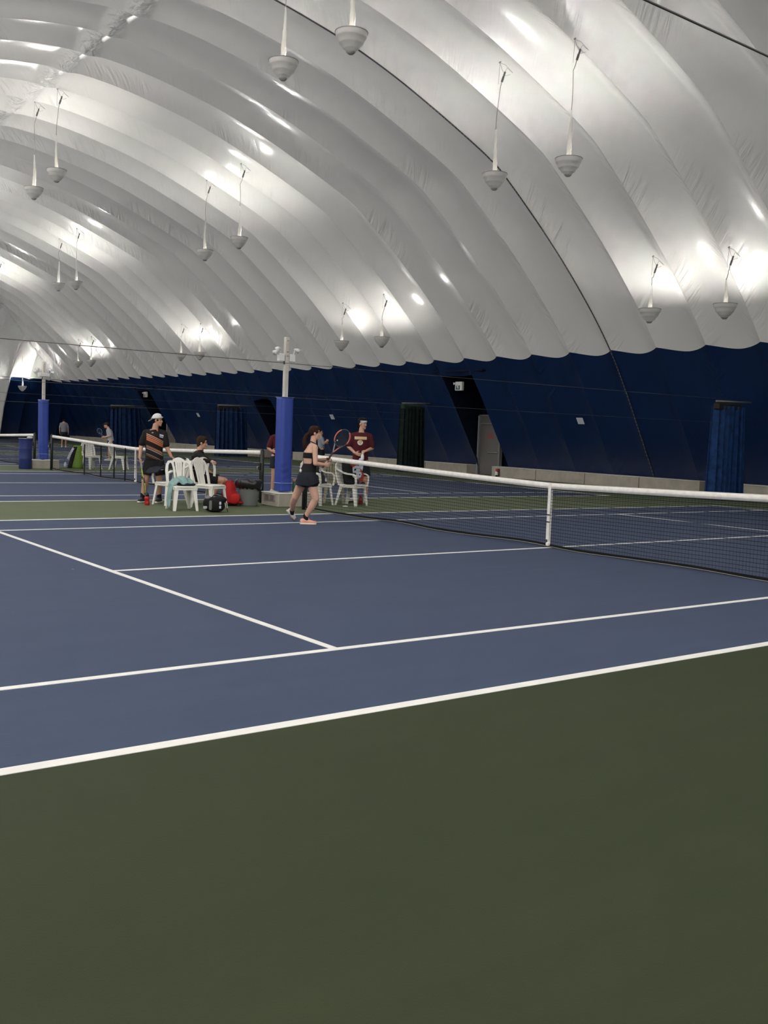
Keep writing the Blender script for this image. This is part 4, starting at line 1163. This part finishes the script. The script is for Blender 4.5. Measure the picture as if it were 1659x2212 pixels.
# ---------------------------------------------------------------- man in the white cap
LOC, RZ = (-2.22, 8.40), -.418
k = 1.016
H = Head((.050, -.01, 1.612), (1, -.30, -.06), (-.12, 0, 1), .96)
T = [((.010, 0, .80), .150, .115), ((.008, 0, .90), .158, .118), ((.002, 0, 1.02), .150, .108), ((.0, 0, 1.16), .165, .115), ((.0, 0, 1.29), .178, .115), ((.005, 0, 1.38), .165, .085), ((.010, 0, 1.43), .085, .062)]
F = (.25, -1, 0)
b = MB(); H.flesh(b, (.006, 0, 1.42), .054); trunk(b, T, F); yoke(b, (.010, 0, 1.42), (-.165, 0, 1.34), (.18, 0, 1.34), .040, .042)
limb(b, [(-.165, .0, 1.345), (-.245, .02, 1.09), (-.268, -.03, .875)], [.046, .043, .030])
limb(b, [(.180, .0, 1.345), (.240, .0, 1.085), (.325, -.04, .915)], [.046, .043, .030])
hand(b, (-.267, -.032, .870), (.12, -.1, -1), (1, .1, 0), (.1, -1, -.1), .9, 1.1)
hand(b, (.328, -.042, .910), (1, -.15, -.62), (-.5, 0, -1), (.1, -1, 0), .25, .35)
limb(b, [(-.075, 0, .80), (-.145, -.02, .45)], [.095, .062]); limb(b, [(-.145, -.02, .45), (-.165, .02, .33), (-.200, .02, .10)], [.058, .059, .038])
limb(b, [(.090, 0, .80), (.108, -.02, .45)], [.095, .062]); limb(b, [(.108, -.02, .45), (.108, .02, .33), (.115, .02, .10)], [.058, .059, .038])
b.cap((-.2, .02, .10), (-.215, -.02, .05), .036, .032); b.cap((.115, .02, .10), (.10, -.02, .05), .036, .032)
capman = b.soft('person', SKIN, None, .0072, 4); capman.location = (*LOC, 0); capman.rotation_euler = (0, 0, RZ)
tag(capman, 'standing man in a backward white cap and black shirt with orange stripes', 'person')
H.face(capman)
b = MB(); H.e(b, (-.030, 0, -.005), (.072, .078, .072)); H.e(b, (.010, .0, .0), (.055, .080, .035)); H.e(b, (-.05, 0, -.05), (.045, .060, .040)); b.soft('hair', HAIRD, capman, .008, 3)
WCAP = mat('white_cap_cloth', (.72, .72, .73), .8, .2, noise=.06, nscale=30)
b = MB()
R = []
for i in range(9):
    t_ = i/8*math.pi/2*.98; R.append([H.p(-.008+.107*math.cos(t_)*math.cos(a)-.02*(1-math.sin(t_))*0, .089*math.cos(t_)*math.sin(a), .034+.098*math.sin(t_)+.016*math.cos(a)*(1-i/8)*1.0) for a in [2*math.pi*j/24 for j in range(24)]])
b.rings(R); cp = b.build('cap', WCAP, capman)
b = MB(); b.tube([H.p(-.008+.109*math.cos(a), .091*math.sin(a), .038+.017*math.cos(a)) for a in [2*math.pi*j/24 for j in range(25)]], 1, flat=(.012, .004), up=tuple(H.F*.0+H.U*0+V((0, 1, .2)))); b.build('cap_band', WCAP, cp)
b = MB(); R = []
for f in range(6):
    q = f/5; R.append([H.p(-.095-.085*q, .070*math.cos(a)*(1-.35*q*q), .022-.062*q+.012*math.cos(2*a)*0-.010*math.cos(a)**2+.004*math.sin(a)) for a in [2*math.pi*j/16 for j in range(16)]])
b.rings(R); b.build('cap_brim', WCAP, cp)
b = MB(); H.e(b, (.088, 0, .093), (.012, .028, .018)); b.build('cap_opening', HAIRD, cp)
STR = striped('striped_shirt', .36, [(1.325, 1.342, PE), (1.295, 1.310, PE), (1.215, 1.282, OR), (1.248, 1.256, (.02, .01, .01)), (1.228, 1.234, DO), (1.110, 1.120, OR), (1.090, 1.100, PE), (1.050, 1.075, GR), (.950, .962, GR), (.925, .935, DO)], .158, -.14, .01)
b = MB(); trunk(b, [((.005, 0, .835), .176, .138)]+[(c, a+.016, d+.016) for c, a, d in T if .86 < c[2] < 1.42]+[((.010, 0, 1.425), .078, .068)], F)
b.cap((-.165, .0, 1.355), (-.232, .015, 1.15), .064, .066); b.cap((.180, .0, 1.355), (.228, .0, 1.14), .064, .066); yoke(b, (.010, 0, 1.43), (-.165, 0, 1.36), (.18, 0, 1.36), .054, .062)
sh = b.soft('shirt', STR, capman, .010, 3)
b = MB(); b.tube([H.c*0+V((.012+.066*math.cos(a), -.008+.060*math.sin(a), 1.425+.012*math.sin(a))) for a in [2*math.pi*j/20 for j in range(21)]], 1, flat=(.018, .006), up=(0, -.3, 1)); b.build('collar', BLACKC, sh)
b = MB(); b.ell((.045, -.070, 1.392), (.028, .012, .034)); b.build('orange_placket', mat('placket', (.55, .15, .05), .7), sh)
def badge(par, name, m, x, z, w_, h, bvh, tilt=0):
    # thin printed patch wrapped on the cloth
    vs = []; fs = []; nx, ny = 6, 3
    for i in range(ny+1):
        for j in range(nx+1):
            xx = x+w_*(j/nx-.5); zz = z+h*(i/ny-.5)+tilt*(xx-x)
            hit = bvh.ray_cast(V((xx, -1, zz)), V((0, 1, 0)))
            yy = hit[0].y if hit[0] else 0
            vs.append((xx, yy-.004, zz))
    for i in range(ny):
        for j in range(nx): fs.append((i*(nx+1)+j, i*(nx+1)+j+1, (i+1)*(nx+1)+j+1, (i+1)*(nx+1)+j))
    b = MB(); b.add(vs, fs); return b.build(name, m, par)
def bvh_of(o): return BVHTree.FromPolygons([v_.co for v_ in o.data.vertices], [p.vertices for p in o.data.polygons])
bv = bvh_of(sh)
badge(sh, 'chest_badge', PAPER, .135, 1.317, .075, .030, bv, -.25); badge(sh, 'chest_badge', PAPER, .132, 1.282, .066, .018, bv, -.25)
badge(sh, 'small_logo', mat('logo_gray', (.45, .42, .36), .7), -.035, 1.362, .034, .018, bv)
b = MB(); trunk(b, [((.010, 0, .66), .172, .135), ((.010, 0, .78), .168, .132), ((.008, 0, .86), .160, .120)], F)
b.tube([(-.075, 0, .82), (-.118, -.01, .54)], [.105, .112], 18); b.tube([(.090, 0, .82), (.135, -.01, .54)], [.105, .112], 18)
b.soft('shorts', BLACKC, capman, .010, 3)
SHB = mat('shoe_black', (.015, .015, .017), .6)
shoe(capman, (-.165, .04, .004), (-.275, -.15, .004), SHB, SOLEW); shoe(capman, (.145, .05, .004), (.050, -.16, .004), SHB, SOLEW)
sock(capman, (-.198, .02, .165), (-.200, .02, .085), .044, BLACKC); sock(capman, (.115, .02, .165), (.115, .02, .085), .044, BLACKC)
YF_ = mat('frame_yellow', (.50, .55, .10), .4)
racket('tennis_racket', 'black and yellow racket hanging edge-on from the capped man\'s hand', LOC, RZ, (-.250, -.055, .845), (-.160, -.02, .175), (1, .22, 0), [RK1, YF_, YF_], GRY, mat('grip_white', (.65, .64, .60), .7))

# ---------------------------------------------------------------- seated man
LOC, RZ = (-1.34, 7.79), -.472
H = Head((-.147, -.02, 1.205), (1, -.08, -.08), (-.02, 0, 1), .98)
F = (1, -.15, 0)
T = [((-.170, 0, .47), .165, .140), ((-.175, 0, .56), .160, .130), ((-.195, 0, .70), .150, .115), ((-.215, 0, .84), .165, .120), ((-.215, -.01, .95), .180, .115), ((-.205, -.015, 1.01), .150, .085), ((-.190, -.02, 1.05), .080, .062)]
b = MB(); H.flesh(b, (-.190, -.02, 1.04), .056); trunk(b, T, F)
limb(b, [(-.205, -.18, .96), (-.045, -.20, .872), (.025, -.235, .855)], [.050, .044, .033])
limb(b, [(-.205, .17, .96), (-.14, .25, .74), (.05, .17, .60)], [.047, .042, .031])
hand(b, (.022, -.235, .855), (1, -.25, -.08), (.0, 0, -1), (0, -1, .2), 1.0, 1.2, 1.06)
hand(b, (.052, .17, .60), (1, -.2, -.2), (0, 0, -1), (0, -1, 0), .3, .4)
limb(b, [(-.155, -.09, .53), (.250, -.06, .490)], [.102, .066]); limb(b, [(.250, -.06, .490), (.175, -.04, .38), (.03, -.02, .10)], [.062, .060, .039])
limb(b, [(-.155, .09, .53), (.300, .06, .475)], [.100, .065]); limb(b, [(.300, .06, .475), (.345, .02, .30), (.400, -.06, .10)], [.061, .060, .039])
b.cap((.03, -.02, .10), (.05, -.03, .05), .036, .032); b.cap((.40, -.06, .10), (.43, -.08, .05), .036, .032)
seated = b.soft('person', SKIN, None, .0072, 4); seated.location = (*LOC, 0); seated.rotation_euler = (0, 0, RZ)
tag(seated, 'seated man with short brown hair in a black shirt, arm over the chair back', 'person')
H.face(seated, HAIRM)
b = MB(); H.e(b, (-.020, 0, .045), (.100, .086, .096)); H.e(b, (-.045, 0, .0), (.066, .082, .075)); H.e(b, (.03, 0, .090), (.078, .074, .042)); H.e(b, (-.062, 0, -.055), (.040, .062, .045)); H.e(b, (.030, .070, .03), (.030, .016, .045)); H.e(b, (.030, -.070, .03), (.030, .016, .045)); b.soft('hair', HAIRM, seated, .008, 2)
STR2 = striped('striped_shirt_seated', -.34, [(.868, .878, PE), (.838, .852, OR), (.806, .826, OR), (.780, .790, PE), (.70, .72, GR)], .11, -.23, -.23, back=True)
b = MB(); trunk(b, [((-.172, 0, .52), .178, .152)]+[(c, a+.017, d+.017) for c, a, d in T if .55 < c[2] < 1.04]+[((-.190, -.02, 1.045), .076, .068)], F)
yoke(b, (-.19, -.02, 1.05), (-.205, -.18, .975), (-.205, .17, .975), .054, .062); b.cap((-.205, -.18, .97), (-.040, -.203, .872), .068, .062); b.cap((-.04, -.203, .872), (.0, -.225, .862), .062, .05); b.cap((-.205, .17, .97), (-.15, .235, .78), .064, .062)
sh = b.soft('shirt', STR2, seated, .010, 3)
b = MB(); b.tube([V((-.188+.066*math.cos(a), -.02+.064*math.sin(a), 1.052+.012*math.cos(a))) for a in [2*math.pi*j/20 for j in range(21)]], 1, flat=(.016, .006), up=(.2, 0, 1)); b.build('collar', BLACKC, sh)
b = MB(); trunk(b, [((-.165, 0, .455), .180, .155), ((-.168, 0, .52), .178, .150), ((-.175, 0, .60), .165, .135)], F)
b.ell((-.165, -.09, .53), (.12, .12, .118)); b.ell((-.165, .09, .53), (.12, .12, .118)); b.tube([(-.155, -.09, .525), (.165, -.068, .498)], [.118, .108], 18); b.tube([(-.155, .09, .525), (.19, .068, .49)], [.116, .106], 18); b.soft('shorts', BLACKC, seated, .010, 3)
shoe(seated, (.395, -.03, .004), (.60, -.19, .004), SHB, SHB); shoe(seated, (-.01, -.0, .004), (.20, -.11, .004), SHB, SHB)
sock(seated, (.385, -.04, .16), (.402, -.06, .08), .044, BLACKC); sock(seated, (.055, -.03, .15), (.035, -.02, .08), .044, BLACKC)

# ---------------------------------------------------------------- man in maroon
LOC, RZ = (2.35, 7.91), -.621
H = Head((.022, -.005, 1.715), (.80, -.60, -.06), (-.03, 0, 1), .98)
F = (0, -1, 0)
T = [((.0, 0, .88), .150, .112), ((.0, 0, .98), .152, .112), ((.0, 0, 1.10), .148, .102), ((.002, 0, 1.25), .165, .108), ((.004, 0, 1.38), .180, .108), ((.005, 0, 1.47), .165, .080), ((.005, 0, 1.53), .080, .060)]
b = MB(); H.flesh(b, (.005, 0, 1.52), .054); trunk(b, T, F)
yoke(b, (.005, 0, 1.52), (-.18, 0, 1.43), (.19, 0, 1.43), .040, .042)
limb(b, [(-.180, 0, 1.43), (-.262, .02, 1.20), (-.120, -.155, 1.075)], [.045, .041, .029])
limb(b, [(.190, 0, 1.43), (.248, .03, 1.19), (.130, -.130, 1.135)], [.045, .041, .029])
hand(b, (-.118, -.157, 1.074), (1, -.45, -.35), (.3, 1, .2), (.2, -.2, 1), .45, .6)
hand(b, (.128, -.132, 1.134), (-1, -.75, -.35), (-.2, .3, -1), (-.3, -.5, .6), .8, .9)
limb(b, [(-.085, 0, .88), (-.085, -.01, .48)], [.096, .062]); limb(b, [(-.085, -.01, .48), (-.088, .02, .35), (-.095, .03, .10)], [.058, .059, .038])
limb(b, [(.090, 0, .88), (.130, -.01, .48)], [.096, .062]); limb(b, [(.130, -.01, .48), (.138, .02, .35), (.145, .03, .10)], [.058, .059, .038])
b.cap((-.095, .03, .10), (-.12, -.0, .05), .036, .032); b.cap((.145, .03, .10), (.145, -.01, .05), .036, .032)
mar = b.soft('person', SKIN, None, .0072, 4); mar.location = (*LOC, 0); mar.rotation_euler = (0, 0, RZ)
tag(mar, 'standing man in a maroon t-shirt with a white headband, looking right behind the net', 'person')
H.face(mar)
b = MB(); H.e(b, (-.022, 0, .050), (.095, .084, .086)); H.e(b, (-.045, 0, .0), (.065, .084, .080)); H.e(b, (-.055, 0, -.070), (.042, .066, .060)); H.e(b, (.035, 0, .088), (.068, .066, .036)); b.soft('hair', HAIRD, mar, .008, 2)
b = MB(); b.tube([H.p(-.006+.101*math.cos(a), .083*math.sin(a), .042+.008*math.cos(a)) for a in [-1.5+3.0*j/20 for j in range(21)]], 1, flat=(.020, .005), up=tuple(H.F)); b.build('headband', PAPER, mar, False)
b = MB(); b.tube([H.p(.088, .03, -.058), H.p(.098, 0, -.056), H.p(.088, -.03, -.058)], .005, 6); b.build('mustache', HAIRM, mar)
MARN = mat('maroon_cloth', (.075, .012, .018), .8, .2, noise=.08, nscale=8, bump=.4, bscale=14)
b = MB(); trunk(b, [((.0, 0, .925), .176, .132)]+[(c, a+.017, d+.016) for c, a, d in T if .95 < c[2] < 1.5]+[((.005, 0, 1.525), .076, .062)], F)
b.cap((-.180, 0, 1.445), (-.245, .015, 1.25), .064, .068); b.cap((.190, 0, 1.445), (.238, .022, 1.24), .064, .068); yoke(b, (.005, 0, 1.53), (-.18, 0, 1.45), (.19, 0, 1.45), .054, .062)
sh = b.soft('t_shirt', MARN, mar, .010, 3)
b = MB(); b.tube([V((.005+.070*math.cos(a), -.002+.062*math.sin(a), 1.522+.010*math.sin(a))) for a in [2*math.pi*j/20 for j in range(21)]], .008, 6); b.build('neckband', MARN, sh)
bv = bvh_of(sh); GOLD = mat('gold_print', (.66, .44, .17), .7); CREAM = mat('cream_print', (.68, .58, .46), .7)
badge(sh, 'chest_print', CREAM, -.008, 1.400, .262, .060, bv)
for i in range(8): 
    g = badge(sh, 'chest_letter', GOLD, -.112+.0297*i, 1.400, .024, .044, bv); g.location = (0, -.003, 0)
def disc(par, name, m, x, z, pts, bvh, off):
    vs = [(x, z)]+[(x+a, z+c) for a, c in pts]; o3 = []
    for xx, zz in vs:
        hit = bvh.ray_cast(V((xx, -1, zz)), V((0, 1, 0))); o3.append((xx, (hit[0].y if hit[0] else 0)-off, zz))
    b = MB(); n_ = len(pts); b.add(o3, [(0, 1+i, 1+(i+1) % n_) for i in range(n_)]); return b.build(name, m, par)
E1 = [(.060*math.cos(a)*(1+.10*math.sin(3*a)), .056*math.sin(a)+(-.008 if abs(math.cos(a)) > .9 else 0)) for a in [2*math.pi*j/20 for j in range(20)]]
em = disc(sh, 'chest_emblem', mat('emblem_white', (.72, .66, .60), .7), -.015, 1.302, E1, bv, .005)
disc(em, 'emblem_crown', GOLD, -.012, 1.335, [(.045*math.cos(a), .018*math.sin(a)) for a in [2*math.pi*j/14 for j in range(14)]], bv, .008)
for (x, z, w_, h) in ((-.02, 1.303, .05, .007), (.01, 1.318, .04, .006), (-.015, 1.275, .016, .012), (-.045, 1.290, .016, .008)):
    g = badge(em, 'emblem_mark', MARN, x, z, w_, h, bv, -.2); g.location = (0, -.006, 0)
b = MB(); trunk(b, [((.0, 0, .74), .172, .130), ((.0, 0, .86), .168, .128), ((.0, 0, .95), .156, .118)], F)
b.tube([(-.085, 0, .90), (-.092, -.01, .58)], [.105, .112], 18); b.tube([(.090, 0, .90), (.128, -.01, .58)], [.105, .112], 18); b.soft('shorts', NAVYC, mar, .010, 3)
SHW = mat('shoe_white', (.68, .66, .62), .6)
shoe(mar, (-.075, .06, .004), (-.245, -.14, .004), SHW, SHB); shoe(mar, (.140, .07, .004), (.155, -.20, .004), SHW, SOLEW)
sock(mar, (-.095, .03, .17), (-.097, .03, .08), .043, PAPER); sock(mar, (.145, .03, .17), (.145, .03, .08), .043, PAPER)
root = empty('water_bottle', (2.35, 7.91, 0), -.621, label='white bottle in the hands of the man in maroon', cat='bottle')
b = MB(); b.lathe([(0, .93), (.034, .935), (.036, .96), (.036, 1.02), (.026, 1.035), (.024, 1.055), (0, 1.06)], (.045, -.205, 0), 16); b.build('bottle_body', LIGHTP, root)
b = MB(); b.lathe([(.017, 1.055), (.017, 1.085), (.008, 1.10), (0, 1.102)], (.045, -.205, 0), 12); b.build('bottle_cap', PAPER, root)
b = MB(); soft_box(b, (.02, -.20, .80), (.10, .05, .26), n=2.4); b.ell((.02, -.20, .935), (.055, .045, .04)); o = b.soft('hand_towel', PAPER, None, .009, 3); o.location = (2.35, 7.91, 0); o.rotation_euler = (0, 0, -.621); tag(o, 'white hand towel hanging below the maroon man\'s bottle', 'towel')

# ---------------------------------------------------------------- people farther off
def simple(loc, rz, label, T, F, H, hair, skin, shirt_m, short_m, arms, legs, sleeves, short_legs, hem, vox=.011, shoes=True, hair_r=None, brow=HAIRD):
    b = MB(); H.flesh(b, T[-1][0], .052); trunk(b, T, F)
    for a in arms:
        q0 = V(a['p'][0])-V((0, 0, .03)); limb(b, [q0, a['p'][1], a['p'][2]], [.043, .040, .029]); hand(b, a['p'][2], a['d'], a['n'], a['t'], a.get('c', .5), .7)
    for l in legs: limb(b, l, [.094, .060, .038]); b.cap(l[2], V(l[2])+V((0, 0, -.05)), .037, .033)
    o = b.soft('person', skin, None, vox*.72, 3); o.location = (*loc, 0); o.rotation_euler = (0, 0, rz); tag(o, label, 'person')
    H.face(o, brow)
    b = MB()
    for c, r in (hair_r or [((-.020, 0, .045), (.098, .085, .092)), ((-.045, 0, .0), (.066, .082, .075))]): H.e(b, c, r)
    b.soft('hair', hair, o, .009, 2)
    b = MB(); trunk(b, [(hem, T[1][1]+.02, T[1][2]+.022)]+[(c, a+.016, d+.016) for c, a, d in T[1:-1]], F)
    for s_ in sleeves: b.cap(V(s_[0])-V((0, 0, .01)), s_[1], .063, .066)
    yoke(b, T[-1][0], sleeves[0][0], sleeves[1][0], .053, .060)
    b.soft('shirt', shirt_m, o, .012, 3)
    b = MB(); c0 = V(T[0][0]); trunk(b, [(c0-V((0, 0, .1)), T[0][1]+.018, T[0][2]+.018), (c0, T[0][1]+.016, T[0][2]+.016), (T[1][0], T[1][1]+.008, T[1][2]+.008)], F)
    for s_ in short_legs: b.tube(list(s_), [.106, .11], 16)
    b.soft('shorts', short_m, o, .012, 3)
    for l in legs:
        f_ = nz(F); h_ = V((l[2][0], l[2][1], .004)); shoe(o, h_-f_*.06, h_+f_*.19, SHW, SOLEW)
    return o
GRAYC = mat('gray_cloth', (.30, .32, .38), .8, .2, bump=.3, bscale=14)
# maroon back behind the near post
T = [((.03, 0, .88), .150, .112), ((.03, 0, .98), .152, .112), ((.03, 0, 1.12), .150, .104), ((.03, 0, 1.25), .168, .108), ((.03, 0, 1.33), .165, .090), ((.03, 0, 1.40), .080, .060)]
simple((1.89, 10.64), -.538, 'person in maroon mostly hidden behind the near blue-padded post', T, (.4, .9, 0), Head((.05, .02, 1.575), (.5, .85, 0)), HAIRD, SKIN, MARN, NAVYC,
       [dict(p=((-.130, 0, 1.33), (-.215, -.02, 1.07), (-.145, -.09, 1.01)), d=(1, -.3, -.2), n=(0, 1, 0), t=(0, 0, 1)), dict(p=((.19, .05, 1.33), (.25, .1, 1.08), (.2, .2, .92)), d=(0, .4, -1), n=(-1, 0, 0), t=(0, 1, 0))],
       [((-.055, 0, .88), (-.07, -.01, .47), (-.10, .03, .09)), ((.11, .02, .88), (.13, .02, .47), (.14, .05, .09))], [((-.130, 0, 1.325), (-.198, -.015, 1.12)), ((.19, .05, 1.325), (.24, .09, 1.12))], [((-.055, 0, .88), (-.066, -.01, .60)), ((.11, .02, .88), (.125, .02, .60))], (.03, 0, .91))
# player with black cap
T = [((.115, 0, .74), .145, .115), ((.105, 0, .86), .148, .115), ((.085, 0, 1.00), .146, .108), ((.065, 0, 1.14), .165, .112), ((.035, 0, 1.24), .160, .090), ((.010, 0, 1.28), .080, .060)]
fp = simple((4.92, 28.91), -.375, 'far player in a black cap and gray shirt holding a racket behind the middle net', T, (-1, -.15, 0), Head((-.060, 0, 1.415), (-1, -.12, -.1)), HAIRD, SKIN, mat('light_gray_cloth', (.42, .43, .47), .8), BLACKC,
       [dict(p=((.04, -.16, 1.22), (.125, -.21, 1.01), (-.105, -.13, .93)), d=(-1, .1, 0), n=(0, 1, 0), t=(0, 0, 1), c=1.0), dict(p=((.03, .16, 1.22), (.04, .22, 1.0), (-.14, .08, .92)), d=(-1, -.2, 0), n=(0, -1, 0), t=(0, 0, 1), c=1.0)],
       [((.115, -.09, .76), (.065, -.10, .42), (.075, -.09, .09)), ((.115, .09, .76), (.07, .11, .42), (.13, .12, .09))], [((.04, -.16, 1.215), (.105, -.20, 1.05)), ((.03, .16, 1.215), (.038, .21, 1.05))], [((.115, -.09, .76), (.085, -.096, .55)), ((.115, .09, .76), (.085, .105, .55))], (.108, 0, .80))
Hh = Head((-.060, 0, 1.415), (-1, -.12, -.1))
b = MB(); Hh.e(b, (-.008, 0, .052), (.105, .088, .075)); b.loft([(Hh.p(.07, 0, .055), Hh.L*.07, Hh.U*.008), (Hh.p(.13, 0, .045), Hh.L*.065, Hh.U*.008), (Hh.p(.165, 0, .038), Hh.L*.03, Hh.U*.006)], 14); b.build('cap', BLACK, fp)
racket('tennis_racket', 'pale blue racket held in front of the far player in the black cap', (4.92, 28.91), -.375, (-.15, -.06, .88), (-.38, -.1, 1.26), (.15, -1, 0), [mat('frame_blue', (.10, .16, .30), .4)]*3, GRY, BLACK)
# player with bowed head
T = [((-.03, 0, .83), .150, .115), ((-.03, 0, .92), .155, .115), ((-.03, 0, 1.08), .155, .108), ((-.04, 0, 1.26), .180, .112), ((-.05, .02, 1.38), .170, .100), ((-.05, .08, 1.43), .080, .060)]
simple((9.72, 47.70), -.335, 'most distant player in gray seen from behind with head bowed', T, (0, 1, 0), Head((-.045, .20, 1.47), (0, .75, -.65)), HAIRD, SKIN, mat('far_gray_cloth', (.20, .22, .26), .8), BLACKC,
       [dict(p=((-.21, .02, 1.36), (-.27, .0, 1.08), (-.26, .06, .86)), d=(0, .1, -1), n=(1, 0, 0), t=(0, 1, 0)), dict(p=((.12, .02, 1.36), (.19, .0, 1.08), (.21, .05, .84)), d=(0, .1, -1), n=(-1, 0, 0), t=(0, 1, 0))],
       [((-.11, 0, .84), (-.12, .01, .46), (-.13, -.02, .09)), ((.05, 0, .84), (.07, .01, .46), (.08, -.02, .09))], [((-.21, .02, 1.355), (-.255, .01, 1.14)), ((.12, .02, 1.355), (.178, .01, 1.14))], [((-.11, 0, .84), (-.118, .0, .60)), ((.05, 0, .84), (.065, .0, .60))], (-.03, 0, .88), vox=.013)
# gray player half hidden by the running woman
T = [((-.02, 0, .80), .148, .112), ((-.02, 0, .88), .150, .112), ((-.02, 0, 1.02), .150, .104), ((-.03, 0, 1.16), .168, .110), ((-.04, 0, 1.26), .165, .090), ((-.05, 0, 1.32), .080, .060)]
simple((10.97, 22.55), -.582, 'far player in a gray shirt, face hidden behind the running woman', T, (.9, -.4, 0), Head((-.07, -.02, 1.47), (1, -.3, 0)), HAIRD, SKIN, GRAYC, BLACKC,
       [dict(p=((.0, -.17, 1.24), (.07, -.22, 1.02), (.16, -.22, 1.13)), d=(1, 0, .5), n=(0, 1, 0), t=(0, 0, 1), c=.9), dict(p=((-.08, .17, 1.24), (-.02, .2, 1.0), (.15, .05, 1.05)), d=(1, -.3, .2), n=(0, -1, 0), t=(0, 0, 1), c=.9)],
       [((.0, -.08, .80), (.04, -.09, .44), (.0, -.08, .09)), ((-.04, .09, .80), (.0, .1, .44), (-.04, .12, .09))], [((.0, -.17, 1.235), (.055, -.21, 1.06)), ((-.08, .17, 1.235), (-.035, .195, 1.06))], [((.0, -.08, .80), (.025, -.087, .58)), ((-.04, .09, .80), (-.018, .095, .58))], (-.02, 0, .84))
